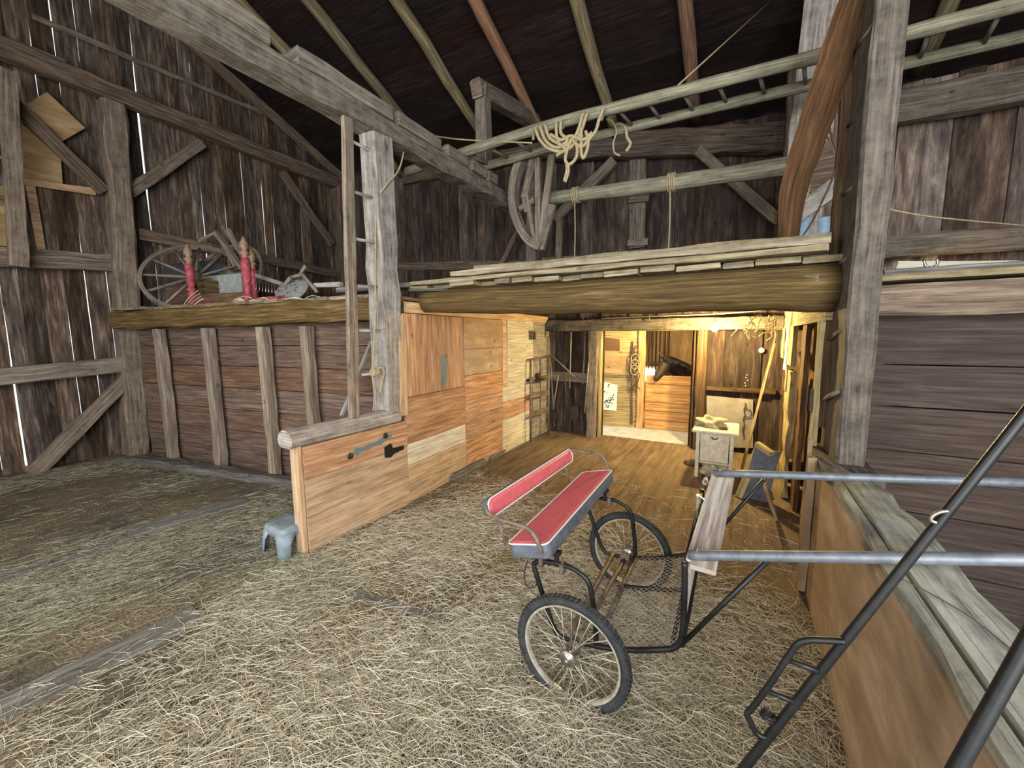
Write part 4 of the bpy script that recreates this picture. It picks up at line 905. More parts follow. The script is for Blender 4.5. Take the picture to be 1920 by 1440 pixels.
for k in range(46):
    u, v = random.uniform(1133, 1153), random.uniform(720, 764)
    if (u-1142)**2/60+(v-742)**2/500 > 1.4: continue
    c = on_aisle(u, v)+V((0, -.006, 0)); r = random.uniform(.006, .018); nseg = 7
    ring = [c+V((math.cos(a)*r*random.uniform(.5, 1.2), 0, math.sin(a)*r*random.uniform(.5, 1.2))) for a in [2*math.pi*i/nseg for i in range(nseg)]]
    mb.add(ring+[p+V((0, .004, 0)) for p in ring], [tuple(range(nseg)), tuple(range(2*nseg-1, nseg-1, -1))], [[(0, 0)]*nseg]*2)
mb.build('printed_pattern', 'poster_ink', po)
quad_thing('notice_board', 'brown board sign on the upper stall wall', 'board', [(1131, 632), (1162, 636), (1162, 658), (1131, 656)], 'brown_board', .02)
timber('stall_trim', 'horizontal trim strip across the plywood stall wall', 'board', on_aisle(1131, 700)+V((0, -.01, 0)), on_aisle(1185, 702)+V((0, -.01, 0)), .02, .03, 'yellow_lit_wood')
timber('stall_trim', 'upright trim strip beside the hanging halters', 'board', on_aisle(1184, 795)+V((0, -.01, 0)), on_aisle(1186, 640)+V((0, -.01, 0)), .03, .02, 'brown_board', up=(0, 1, 0))
# halters on post
t = empty('halter', (-1.62, 7.30, 1.6), 'tangle of leather halters and lead ropes hanging by the stall post', 'halter')
mb = MB()
for k in range(7):
    o_ = V((-1.68+random.uniform(-.05, .05), 7.34, 1.55-.02*k)); q = [o_]
    for j in range(6): q.append(o_+V((random.uniform(-.07, .07), random.uniform(-.03, .0), -.14*(j+1)*random.uniform(.7, 1))))
    mb.tube(curve(q, 4), .010, 5)
mb.build('straps', 'leather', t, True)
mb = MB(); c = V((-1.66, 7.30, 1.3))
for k in range(3): mb.tube(curve([c+V((math.cos(a)*.07, -.01*k, math.sin(a)*.09-.1*k)) for a in [0, 1.2, 2.4, 3.6, 4.8]], 5, True), .008, 5, closed=True)
mb.build('lead_rope', 'rope', t, True)
# aisle lamp and stall window
AL = V((-1.15, 6.95, 2.17))
t = empty('aisle_bulb', AL, 'hanging aisle bulb behind the lintel, lighting the stalls', 'bulb')
mb = MB(); mb.lathe([(.012, .055), (.03, .02), (.036, -.005), (.02, -.04), (.004, -.046)], AL, n=16); mb.build('glass', 'aisle_glow', t, True)
mb = MB(); mb.tube([AL+V((0, 0, .06)), AL+V((0, 0, .26))], .006, 6); mb.build('cord', 'leather', t, True)
mb = MB(); p = [PY(u, v, 9.17) for u, v in ((1206, 690), (1226, 690), (1232, 716), (1206, 714))]; vs_ = p+[q+V((0, .02, 0)) for q in p]
mb.add(vs_, [(0, 1, 2, 3), (7, 6, 5, 4)]+[(i, 4+i, 4+(i+1) % 4, (i+1) % 4) for i in range(4)], [[(0, 0)]*4]*6)
struct(mb.build('window_1', 'window_glow'))

# horse: one continuous skin
def skin(name, nodes, edges, mat, label=None, cat=None, root=0, sub=2):
    me = bpy.data.meshes.new(name); me.from_pydata([n[:3] for n in nodes], edges, [])
    o = bpy.data.objects.new(name, me); COL.objects.link(o)
    m = o.modifiers.new('skin', 'SKIN')
    for i, n in enumerate(nodes):
        sv = me.skin_vertices[0].data[i]; sv.radius = (n[3], n[4] if len(n) > 4 else n[3]); sv.use_root = (i == root)
    m.use_smooth_shade = True
    s_ = o.modifiers.new('sub', 'SUBSURF'); s_.levels = sub; s_.render_levels = sub
    me.materials.append(MATS[mat]); return o
HO = V((0, 0, 0))
def hp(u, v, y): return tuple(PY(u, v, y))
HY = 7.95
nodes = []
def N_(p, a, b=None): nodes.append((p[0], p[1], p[2], a, b if b else a)); return len(nodes)-1
body = N_((.75, HY+.25, 1.02), .28, .27); rump = N_((1.15, HY+.3, 1.05), .24, .25); bar = N_((.25, HY+.2, 1.0), .27, .27); chest = N_((-.22, HY+.12, 1.0), .23, .25)
neck0 = N_((-.48, HY+.06, 1.09), .12, .20)
neck1 = N_(hp(1288, 705, HY-.02), .205); neck2 = N_(hp(1271, 693, HY-.16), .165); poll = N_(hp(1256, 682, HY-.30), .125)
brow = N_(hp(1247, 684, HY-.40), .115); cheek = N_(hp(1243, 692, HY-.48), .105); nose = N_(hp(1235, 703, HY-.55), .07); muz = N_(hp(1230, 710, HY-.60), .058); lip = N_(hp(1228, 715, HY-.61), .04)
E_ = [(rump, body), (body, bar), (bar, chest), (chest, neck0), (neck0, neck1), (neck1, neck2), (neck2, poll), (poll, brow), (brow, cheek), (cheek, nose), (nose, muz), (muz, lip)]
for x, yy, par, hind in ((-.22, HY+.0, chest, 0), (-.22, HY+.26, chest, 0), (1.1, HY+.16, rump, 1), (1.1, HY+.42, rump, 1)):
    if not hind: pts_ = [(x, yy, .78, .09), (x-.02, yy, .48, .055), (x, yy, .26, .04), (x-.01, yy, .09, .04), (x-.04, yy, .04, .055)]
    else: pts_ = [(x-.05, yy, .75, .12), (x+.12, yy, .46, .06), (x+.09, yy, .25, .042), (x+.06, yy, .09, .04), (x+.02, yy, .04, .055)]
    pr = par
    for q in pts_: k_ = N_(q[:3], q[3]); E_.append((pr, k_)); pr = k_
horse = skin('horse', nodes, E_, 'horse_coat', root=1)
tag(horse, 'dark brown horse with lowered head looking over the stall boards', 'horse')
def hpart(o): o.parent = horse; return o
for dy, nm in ((-.05, 1), (.05, 1)):
    mb = MB(); b_ = PY(1243, 671, HY-.40)+V((0, dy, 0)); mb.lathe([(.022, -.02), (.028, .02), (.02, .06), (.003, .13)], b_, (-.45, dy*3, 1), 10); hpart(mb.build('ear', 'horse_coat', None, True))
mb = MB(); c = PY(1239, 684, HY-.51); mb.lathe([(0, -.012), (.012, -.006), (.014, 0), (.012, .006), (0, .012)], c, (0, 1, 0), 10); hpart(mb.build('eye', 'eye_black', None, True))
mb = MB(); rng_ = random.Random(4)
for k in range(34):
    f_ = k/33; u0 = 1247+50*f_; v0 = 667+21*f_+rng_.uniform(-1, 1)
    a = PY(u0, v0, HY-.42+.38*f_); b = PY(u0+rng_.uniform(1, 6), v0+rng_.uniform(9, 20), HY-.50+.30*f_)
    mb.tube([a, a.lerp(b, .5)+V((0, -.05, .01)), b], [.012, .013, .003], 5)
mb.tube(curve([PY(1247, 668, HY-.38), PY(1260, 671, HY-.26), PY(1275, 677, HY-.14), PY(1290, 684, HY-.05), PY(1302, 692, HY)], 4), .022, 8)
hpart(mb.build('mane', 'horse_mane', None, True))
mb = MB()
for k, (u, v, r_) in enumerate(((1236, 701, .078),)):
    c = PY(u, v, HY-.53); ax_ = (PY(1230, 711, HY-.6)-PY(1243, 683, HY-.42)).normalized(); a = ax_.orthogonal().normalized(); b = ax_.cross(a)
    mb.tube([c+(a*math.cos(2*math.pi*i/16)+b*math.sin(2*math.pi*i/16))*r_ for i in range(16)], .007, 6, closed=True)
hpart(mb.build('noseband', 'leather', None, True))

# ================================================================== JUNK ON THE LEFT MOW
ZT = DECK+.05
def jy(u, v, d=.35):
    """point above the mow deck on a plane parallel to the mow edge, d metres behind it"""
    p0 = SA-SN*d; dr_ = ray(u, v); tt = (p0-CAM).dot(SN)/dr_.dot(SN); return CAM+dr_*tt
# wagon wheel
def spoked(center, n_axis, r, t, rim_mat, spokes=12):
    n_axis = V(n_axis).normalized(); a = n_axis.orthogonal().normalized(); b = n_axis.cross(a); c = V(center)
    mb = MB(); rs = []
    for k in range(40):
        an = 2*math.pi*k/40; d = a*math.cos(an)+b*math.sin(an)
        rs.append([c+d*(r-.05)-n_axis*.03, c+d*r-n_axis*.03, c+d*r+n_axis*.03, c+d*(r-.05)+n_axis*.03])
    mb.rings(rs, [k*.08 for k in range(41)], [0, .05, .11, .16, .22], closed=True); mb.build('rim', rim_mat, t)
    mb = MB(); mb.lathe([(.04, -.12), (.07, -.06), (.08, 0), (.07, .06), (.04, .12)], c, n_axis, 14); mb.build('hub', rim_mat, t, True)
    for k in range(spokes):
        an = 2*math.pi*k/spokes; d = a*math.cos(an)+b*math.sin(an); mb = MB(); mb.tube([c+d*.06, c+d*(r-.04)], [.022, .015], 7); mb.build('spoke', rim_mat, t, True)
c = jy(366, 520, .45); t = empty('wagon_wheel', c, 'grey wooden wagon wheel leaning back against the gable wall', 'wheel')
spoked(c, V((.72, -.5, .62)), .62, t, 'timber', 12)
c = jy(432, 512, .95); t = empty('wagon_wheel', c, 'second broken wagon wheel lying over the first on the mow', 'wheel')
spoked(c, SN*.9+V((.3, 0, .5)), .52, t, 'timber', 10)
# tarp box, crates
mb = MB(); mb.box((-7.38, 3.0, ZT+.58), (.85, .4, .30), math.atan2(SD.y, SD.x), ch=.15); tag(mb.build('dark_tarp', 'tarp'), 'dark grey tarpaulin bundle on the crate beside the big left post', 'tarp')
mb = MB(); mb.box((-7.38, 3.0, ZT+.21), (.8, .45, .42), math.atan2(SD.y, SD.x), ch=.1); tag(mb.build('wooden_crate', 'stud_board'), 'brown wooden crate under the tarpaulin beside the big left post', 'crate')
mb = MB(); mb.box((-6.72, 2.85, ZT+.2), (.42, .32, .40), math.atan2(SD.y, SD.x), ch=.05); tag(mb.build('wooden_crate', 'log_dark'), 'square olive brown crate behind the red turned legs', 'crate')
# upturned red table
c = jy(410, 565, .3)
t = empty('red_table', (c.x, c.y, ZT), 'upturned red painted table with turned legs on the mow', 'table')
ang = math.atan2(SD.y, SD.x)
pr = [(.05, 0), (.062, .02), (.05, .10), (.034, .125), (.058, .15), (.034, .175), (.055, .2), (.055, .215), (.03, .24), (.05, .27), (.054, .50), (.045, .54)]
pr2 = [(.045, .54), (.026, .565), (.056, .59), (.056, .605), (.026, .635), (.05, .67), (.05, .72), (.03, .75), (.015, .80)]
for (u, v, d) in ((361, 560, .22), (381, 548, .75), (466, 562, .22), (478, 552, .75)):
    p = jy(u, v, d); p.z = ZT+.03
    mb = MB(); mb.lathe(pr, p, n=14); lg = mb.build('leg', 'red_paint', t, True)
    mb = MB(); mb.lathe(pr2, p, n=14); ft = mb.build('foot', 'brass_worn', None, True); ft.parent = lg
mb = MB(); mb.box((c.x, c.y-.0+.2, ZT+.02), (1.25, .75, .035), ang, ch=.2); mb.build('table_top', 'red_paint', t)
mb = MB(); a = jy(363, 561, .24); b = jy(465, 563, .24); a.z = b.z = ZT+.1; mb.beam(a, b, .03, .13); mb.build('apron', 'brown_board', t)
mb = MB(); a = jy(392, 530, .6); b = jy(455, 535, .6); a.z = b.z = ZT+.33; mb.beam(a, b, .03, .30, ch=.03); tag(mb.build('mirror_board', 'grey_cloth'), 'pale grey panel standing between the red table legs', 'board')
# chair with round seat, upturned
c = jy(548, 548, .3); c.z = ZT+.16
t = empty('metal_chair', (c.x, c.y, ZT), 'upturned grey chair with a round perforated seat', 'chair')
nrm_ = (SN*.75+V((.1, 0, .6))).normalized()
mb = MB(); mb.lathe([(.0, -.012), (.2, -.012), (.215, -.004), (.215, .012), (.2, .02), (.0, .02)], c, nrm_, 26); mb.build('seat', 'cobweb_grey', t, True)
a_ = nrm_.orthogonal().normalized(); b_ = nrm_.cross(a_); mb = MB()
for k in range(22):
    an = random.uniform(0, 6.28); rr_ = random.choice((.07, .12, .16)); mb.lathe([(.008, .018), (.008, .024)], c+(a_*math.cos(an)+b_*math.sin(an))*rr_, nrm_, 6)
mb.build('perforations', 'black_hole', t)
for (u0, v0, u1, v1) in ((525, 545, 545, 520), (545, 520, 565, 515), (562, 515, 573, 498), (565, 512, 595, 548)):
    mb = MB(); mb.tube([jy(u0, v0, .3), jy(u1, v1, .3)], .022, 7); mb.build('leg', 'timber', t, True)
t = empty('wire_rack', jy(505, 540, .4), 'small wire dish rack lying beside the round seated chair', 'rack')
mb = MB()
for k in range(10): mb.tube([jy(482+5.5*k, 522+k*1.0, .5), jy(480+6*k, 545+k*.8, .42)], .006, 5)
mb.build('wires', 'steel', t, True)
mb = MB(); mb.beam(jy(480, 516, .5), jy(528, 532, .5), .03, .05); mb.build('rail', 'cobweb_grey', t)
for (u0, v0, u1, v1, lab, wv) in ((405, 438, 455, 505, 'thick stick of the heap behind the red table', .06), (418, 425, 465, 492, 'dark stick leaning in the heap behind the red table', .05), (428, 430, 455, 480, 'short stick crossing the heap behind the red table', .05), (412, 445, 440, 500, 'thin stick low in the heap behind the red table', .035), (375, 452, 408, 436, 'stick pointing left from the top of the heap', .045)):
    timber('old_stick', lab, 'stick', jy(u0, v0, .7), jy(u1, v1, .7), wv, wv, 'timber', up=(0, 1, 0), jit=.004, group='sticks heaped on the left mow')
timber('mow_bar', 'pale bar lying at the right end of the mow junk', 'plank', jy(590, 535, .35), jy(640, 533, .35), .05, .05, 'timber_pale')
tag(bmobj(blob((jy(500, 570, .2).x, jy(500, 570, .2).y, ZT), (.5, .15, .05), 4.4, 3, .5), 'red_rag', 'red_paint'), 'flat red rag under the chair on the mow', 'cloth')
# rope strands over the edge
mb = MB()
for k in range(150):
    u = random.uniform(430, 655); v = random.uniform(562, 578); a = jy(u, v, random.uniform(-.06, .03)); d = V((random.uniform(.15, .5), random.uniform(-.02, .05), random.uniform(-.05, .03)))
    mb.tube(curve([a, a+d*.5+V((0, 0, .02)), a+d+V((0, 0, -.02))], 3), .005, 4)
for k in range(4):
    a = jy(372+k*3, 545+k*5, .1); mb.tube(curve([a, a+V((-.15, -.02, -.05)), a+V((-.3, -.04, -.14)), a+V((-.42, -.06, -.3))], 4), .006, 4)
tag(mb.build('hay_fringe', 'straw', smooth=True), 'loose hay and twine spilling over the left mow edge', 'hay', kind='stuff')

# ================================================================== STEP STOOL
SO = V((-3.105, 1.72, 0)); t = empty('step_stool', SO, 'grey blue plastic step stool beside the half wall end', 'stool')
mb = MB(); sx, sy, hh = .15, .14, .24
def rr(cx_, cy_, a, b, r, z, n=6):
    out = []
    for (qx, qy, s0) in ((1, 1, 0), (-1, 1, 1), (-1, -1, 2), (1, -1, 3)):
        for k in range(n):
            an = math.pi/2*(s0+k/(n-1)); out.append(V((cx_+qx*(a-r)+r*math.cos(an), cy_+qy*(b-r)+r*math.sin(an), z)))
    return out
rings_ = [rr(SO.x, SO.y, sx*.5, sy*.5, .03, hh-.004), rr(SO.x, SO.y, sx*.84, sy*.84, .05, hh), rr(SO.x, SO.y, sx*.93, sy*.93, .06, hh-.008), rr(SO.x, SO.y, sx*.97, sy*.97, .065, hh-.03), rr(SO.x, SO.y, sx, sy, .065, hh-.07)]
mb.rings(rings_, [0, .05, .1, .12, .16], [k*.03 for k in range(25)]); mb.build('top', 'stool_plastic', t, True)
for qx in (-1, 1):
    for qy in (-1, 1):
        mb = MB(); L_ = []
        for z, s_ in ((hh-.05, 1.0), (hh*.5, 1.07), (0, 1.14)):
            wv = .085 if z > .15 else (.058 if z > .05 else .05); cx_, cy_ = SO.x+qx*sx*s_, SO.y+qy*sy*s_; ring = []
            for an in (0, .35, .65, 1.0):
                a2 = an*math.pi/2; rd = .06
                ring.append((cx_-qx*rd+qx*rd*math.cos(a2), cy_-qy*rd+qy*rd*math.sin(a2)))
            ring = [(cx_, cy_-qy*wv*1.3)]+ring+[(cx_-qx*wv*1.3, cy_)]
            inn = [(x_+(SO.x-x_)*.06, y_+(SO.y-y_)*.06) for x_, y_ in reversed(ring)]
            L_.append([V((x_, y_, z)) for x_, y_ in ring+inn])
        mb.rings(L_, [0, .12, .24], [k*.03 for k in range(13)]); mb.build('leg', 'stool_plastic', t, True)

# ================================================================== CART
CART = V((-.60, 2.05, 0)); t = empty('horse_cart', CART, 'two wheeled black tube horse cart with red bench seat', 'cart')
R_ = .275
def zc(y): return .05*(y-1.6)
def wheel(y, near):
    c = V((-.60 if near else -.582, y, R_-.006)); ax_ = V((.017, 1, .022)).normalized(); a = V((1, 0, 0)); a = (a-ax_*a.dot(ax_)).normalized(); b = ax_.cross(a)
    P_ = lambda an, r: c+(a*math.cos(an)+b*math.sin(an))*r
    mb = MB(); mb.tube([P_(2*math.pi*k/64, R_-.024) for k in range(64)], .0215, 10, closed=True)
    for k in range(72):
        for s_ in (-1, 0, 1):
            an = 2*math.pi*(k+(.5 if s_ else 0))/72; p = P_(an, R_-.024+(.021 if s_ == 0 else .0165))+ax_*(s_*.013)
            d = (P_(an, 1)-c).normalized(); tg = ax_.cross(d); mb.beam(p-tg*.007, p+tg*.007, .010, .008, d, ch=0)
    wo = mb.build('wheel', 'rubber', t, True)
    def sub(m_, nm, mat, sm=True):
        o = m_.build(nm, mat, None, sm); o.parent = wo; return o
    m_ = MB(); rs = []
    for k in range(56):
        an = 2*math.pi*k/56; d = (P_(an, 1)-c).normalized(); rs.append([c+d*r+ax_*z for r, z in ((.232, -.014), (.226, -.006), (.226, .006), (.232, .014), (.222, .012), (.218, 0), (.222, -.012))])
    m_.rings(rs, [k*.025 for k in range(57)], [0, .01, .02, .03, .04, .05, .06, .07], closed=True); sub(m_, 'rim', 'rim_metal', False)
    m_ = MB(); m_.lathe([(.007, -.062), (.011, -.058), (.011, -.046), (.036, -.044), (.040, -.040), (.040, -.030), (.018, -.022), (.018, .022), (.034, .03), (.032, .04), (.01, .05)], c, ax_, 18); sub(m_, 'hub', 'steel')
    for k in range(28):
        s_ = 1 if k % 2 else -1; an = 2*math.pi*k/28; m_ = MB()
        m_.tube([P_(an+(.35 if (k//2) % 2 else -.35), .028)+ax_*(s_*.032), P_(an, .222)], .0019, 5); sub(m_, 'spoke', 'rim_metal')
    return c
c1 = wheel(1.553, True); c2 = wheel(2.549, False)
straw_clump_at = (-.62, 1.46)
def cp_(x, z, y): return V((x, y, z+.05*(y-1.68)))
YN, YFv = 1.66, 2.44
def part(nm, pts, r, mat='black_tube', cv=True, n=9):
    mb = MB(); mb.tube(curve(pts, 5) if cv and len(pts) > 2 else pts, r, n); return mb.build(nm, mat, t, True)
lower = [(-.845, .570), (-.83, .52), (-.795, .425), (-.765, .345), (-.735, .275), (-.68, .238), (-.517, .262), (-.38, .30), (-.24, .36), (-.175, .40), (-.152, .47), (-.150, .668), (-.155, .785)]
hoop = [(-.845, .575), (-.80, .60), (-.70, .614), (-.63, .61), (-.565, .575), (-.54, .50), (-.522, .36), (-.517, .27)]
for Y_ in (YN, YFv):
    part('side_frame', [cp_(x, z, Y_) for x, z in lower], .0125); part('seat_hoop', [cp_(x, z, Y_) for x, z in hoop], .0125)
part('mid_rail', [cp_(-.19, .40, YFv), cp_(-.19, .385, YN)], .010)
part('floor_rail', [V((-.50, 2.12, .298)), V((-.43, 2.12, .312)), V((-.22, 2.12, .368)), V((-.165, 2.12, .415))], .0115)
part('axle', [c1+V((0, .04, .0)), c2+V((0, -.04, .0))], .014, 'worn_tube')
for x, z in ((-.66, .243), (-.515, .264)): part('cross_tube', [cp_(x, z, YN), cp_(x, z, YFv)], .0155, 'worn_tube')
for Y_ in (YN, YFv):
    mb = MB(); cc = c1 if Y_ == YN else c2; mb.beam(V((cc.x, Y_, cc.z-.03)), V((cc.x, Y_, cc.z+.035)), .03, .06, (1, 0, 0)); mb.tube([V((cc.x, Y_, cc.z)), cc], .016, 8); mb.build('axle_bracket', 'worn_tube', t)
part('front_rail', [cp_(-.148, .42, YN), cp_(-.148, .42, YFv)], .010); part('front_rail', [cp_(-.153, .77, YN), cp_(-.153, .77, YFv)], .010)
# expanded metal panels
def mesh_panel(o, a, b, na, nb):
    mb = MB(); o, a, b = V(o), V(a), V(b)
    for i in range(-nb, na+1):
        for s_ in (0, 1):
            # diagonals of a diamond lattice clipped to the unit square
            x0, y0 = (i/na, 0.0); x1, y1 = ((i+nb)/na, 1.0)
            t0, t1 = max(0, -x0/(x1-x0)), min(1, (1-x0)/(x1-x0))
            if t1-t0 < .01: continue
            p_, q_ = (x0+(x1-x0)*t0, t0), (x0+(x1-x0)*t1, t1)
            if s_: p_, q_ = (p_[0], 1-p_[1]), (q_[0], 1-q_[1])
            mb.tube([o+a*p_[0]+b*p_[1], o+a*q_[0]+b*q_[1]], .0016, 4, caps=False)
    return mb.build('mesh_panel', 'mesh_wire', t)
o_ = cp_(-.515, .267, YN); mesh_panel(o_, cp_(-.515, .267, YFv)-o_, cp_(-.24, .355, YN)-o_, 24, 9)
o_ = cp_(-.152, .44, YN); mesh_panel(o_, cp_(-.152, .44, YFv)-o_, cp_(-.152, .76, YN)-o_, 24, 10)
o_ = cp_(-.24, .355, YN); mesh_panel(o_, cp_(-.24, .355, YFv)-o_, cp_(-.152, .44, YN)-o_, 24, 4)
# pads
def pad(nm, P, A_, B_, T_, la, lb, th, r):
    """P centre of the face; A_ long, B_ short, T_ outward normal"""
    P, A_, B_, T_ = V(P), V(A_).normalized(), V(B_).normalized(), V(T_).normalized()
    def ring(s_, dz):
        out = []
        for (qx, qy, q0) in ((1, 1, 0), (-1, 1, 1), (-1, -1, 2), (1, -1, 3)):
            for k in range(7):
                an = math.pi/2*(q0+k/6); out.append(P+A_*(qx*(la/2-r)+(r+s_)*math.cos(an))+B_*(qy*(lb/2-r)+(r+s_)*math.sin(an))+T_*dz)
        return out
    mb = MB(); n = 28; rs = [ring(-.004, -th), ring(0, -th+.006), ring(.003, -th/2), ring(0, -.004)]
    mb.rings(rs, [0, .02, .05, .08], [k*.03 for k in range(n+1)], True, .5, 0)
    mb.rings([ring(-.001, -.004), ring(-.006, .002), ring(-.018, .007)], [0, .01, .02], [k*.03 for k in range(n+1)], True, .5, 1)
    o = mb.build(nm, ['dark_vinyl', 'red_vinyl'], t, False)
    mb = MB(); mb.tube(ring(.002, .001), .0045, 6, closed=True); pi = mb.build('piping', 'piping_white', None, True); pi.parent = o
    return o
sf0, sf1 = V((-.715, 1.54, .766)), V((-.705, 2.56, .812)); sr0, sr1 = V((-.925, 1.54, .722)), V((-.925, 2.56, .745))
Pc = (sf0+sf1+sr0+sr1)/4; A_ = sf1-sf0; B_ = (sf0+sf1-sr0-sr1); Tn = B_.cross(A_); Tn = Tn if Tn.z > 0 else -Tn
B_ = A_.cross(Tn)
pad('seat_cushion', Pc, A_, B_, Tn, 1.02, .215, .07, .03)
b0, b1 = PY(921, 952, 1.60), PY(1070, 853, 2.58)
A_ = b1-b0; Tn = V((.93, 0, .30)); Tn = (Tn-A_.normalized()*Tn.dot(A_.normalized())); B_ = A_.cross(Tn)
pad('seat_back', (b0+b1)/2, A_, B_, Tn, (b1-b0).length+.04, .085, .045, .04)
part('armrest', [PY(911, 945, 1.57)+V((-.0, 0, -.01)), PY(916, 962, 1.55), PY(938, 974, 1.54), PY(981, 987, 1.53), PY(1001, 1002, 1.53), PY(1013, 1028, 1.53), PY(1022, 1046, 1.56)], .010, 'worn_tube')
part('armrest', [PY(1071, 843, 2.60), PY(1095, 847, 2.61), PY(1121, 851, 2.61), PY(1134, 862, 2.61), PY(1141, 880, 2.60), PY(1144, 905, 2.58)], .010, 'worn_tube')
part('back_strut', [PY(934, 972, 1.60), PY(948, 1022, 1.60)], .006, 'worn_tube', False); part('back_strut', [PY(1057, 866, 2.48), PY(1068, 905, 2.48)], .006, 'worn_tube', False)
for Y_ in (YN, YFv):
    mb = MB(); mb.beam(cp_(-.93, .628, Y_), cp_(-.70, .672, Y_), .03, .02)
    mb.tube([cp_(-.90, .62, Y_), cp_(-.80, .60, Y_)], .007, 6); mb.tube([cp_(-.72, .665, Y_), cp_(-.72, .60, Y_)], .012, 7); mb.build('seat_bracket', 'black_tube', t)
    for x in (-.80, -.69):
        mb = MB(); mb.tube([cp_(x, .575, Y_), cp_(x, .648, Y_)], .007, 6); mb.box(cp_(x, .60, Y_), (.022, .04, .05), ch=.2); mb.build('clamp', 'steel', t)
part('hanging_wire', [PY(990, 1050, 1.60), PY(983, 1075, 1.60), PY(988, 1100, 1.60), PY(1003, 1100, 1.60), PY(1008, 1085, 1.60)], .0025)
# shafts, cross bar, braces
s0, s1 = PY(1292, 1041, 1.70), PY(1920, 1049, 1.70); e = s1+(s1-s0)*.5
mb = MB(); mb.tube([s0+(e-s0)*f for f in (0, .03, .07, .2, .5, .8, 1)], [.020, .021, .0205, .0205, .0205, .020, .018], 12); mb.build('shaft', 'galvanised', t, True)
f0, f1 = PY(1338, 887, 2.42), PY(1920, 905, 2.42); e2 = f1+(f1-f0)*.4
mb = MB(); mb.tube([f0, f0.lerp(e2, .1), f0.lerp(e2, .5), e2], .0205, 12); mb.build('shaft', 'galvanised', t, True)
for s_, y_ in ((s0, 1.70), (f0, 2.42)):
    mb = MB(); 
    for dx in (.03, .115): mb.lathe([(.009, 0), (.009, .006), (.005, .012)], s_+V((dx, 0, .02)), (0, 0, 1), 8)
    mb.build('bolt', 'steel', t, True)
mb = MB(); a = s0+V((.055, -.04, -.028)); b = f0+V((.055, .04, -.028)); mb.beam(a, b, .095, .022, ch=.08, jit=.001); mb.build('cross_board', 'cart_wood', t)
mb = MB(); mb.beam(s0+V((.0, -.01, -.04)), f0+V((.0, .01, -.04)), .02, .07, ch=.08); mb.build('splinter_bar', 'cart_wood', t)
mb = MB(); k0 = s0.lerp(f0, .55)+V((-.02, 0, .0)); mb.tube(curve([k0, k0+V((-.015, 0, .03)), k0+V((.0, 0, .035)), k0+V((.02, 0, .02))], 4), .005, 7); mb.beam(k0+V((-.01, 0, -.08)), k0+V((-.01, 0, .04)), .012, .03); mb.build('hitch_hook', 'steel', t)
mb = MB()
for k in range(5): mb.tube(wrap(s0.lerp(f0, .9)+V((-.03, -.02, -.02)), (0, 1, 0), .014, 4, .016), .0035, 5); break
mb.build('spring', 'steel', t, True)
part('shaft_brace', [cp_(-.155, .415, YN), PY(1438, 1052, 1.70)], .010, cv=False)
part('shaft_brace', [cp_(-.15, .40, YFv), PY(1432, 900, 2.42)], .010, cv=False)

# ================================================================== BLACK SHAFTS IN FRONT
t = empty('black_shaft', (-.2, .95, 0), 'black shaft with a stirrup shaped step crossing the lower right', 'shaft')
a, b = PY(1395, 1440, 1.0), PY(1920, 778, 1.02); d = (b-a)
base = a-d*(a.z-.015)/d.z
mb = MB(); mb.tube([base, a, a.lerp(b, .3), a.lerp(b, .6), b, b+d*.4], [.0105, .0105, .0098, .0093, .0085, .008], 12); mb.build('tube', 'black_tube', t, True)
hp_ = [(1584, 1203), (1556, 1201), (1520, 1200), (1498, 1206), (1484, 1222), (1440, 1288), (1408, 1330), (1401, 1338), (1406, 1352), (1420, 1376), (1440, 1384)]
mb = MB(); mb.tube(curve([PY(u, v, 1.0) for u, v in hp_], 5), .007, 8); mb.build('step_loop', 'black_tube', t, True)
for (u0, v0, u1, v1) in ((1481, 1238, 1537, 1260), (1437, 1294, 1492, 1318)):
    mb = MB(); mb.tube([PY(u0, v0, 1.0), PY(u1, v1, 1.0)], .006, 7); mb.build('step_bar', 'black_tube', t, True)
mb = MB(); mb.tube(wrap(PY(1436, 1346, 1.0), d.normalized(), .0135, 2, .008), .003, 6); mb.build('wire_tie', 'black_tube', t, True)
mb = MB(); mb.tube(curve([PY(1778, 958, 1.0), PY(1762, 960, 1.0), PY(1748, 968, 1.0), PY(1746, 976, 1.0), PY(1756, 980, 1.0)], 4), .0035, 6); mb.build('ring_eye', 'steel', t, True)
mb = MB(); a, b = PY(1795, 1440, .62), PY(1925, 1205, .64); d = b-a; base = a-d*(a.z-.02)/d.z
mb.tube([base, a, b, b+d*1.5], [.0085, .0085, .008, .008], 12)
tag(mb.build('black_shaft', 'black_tube', smooth=True), 'plain black shaft in the bottom right corner, nearest the camera', 'shaft')

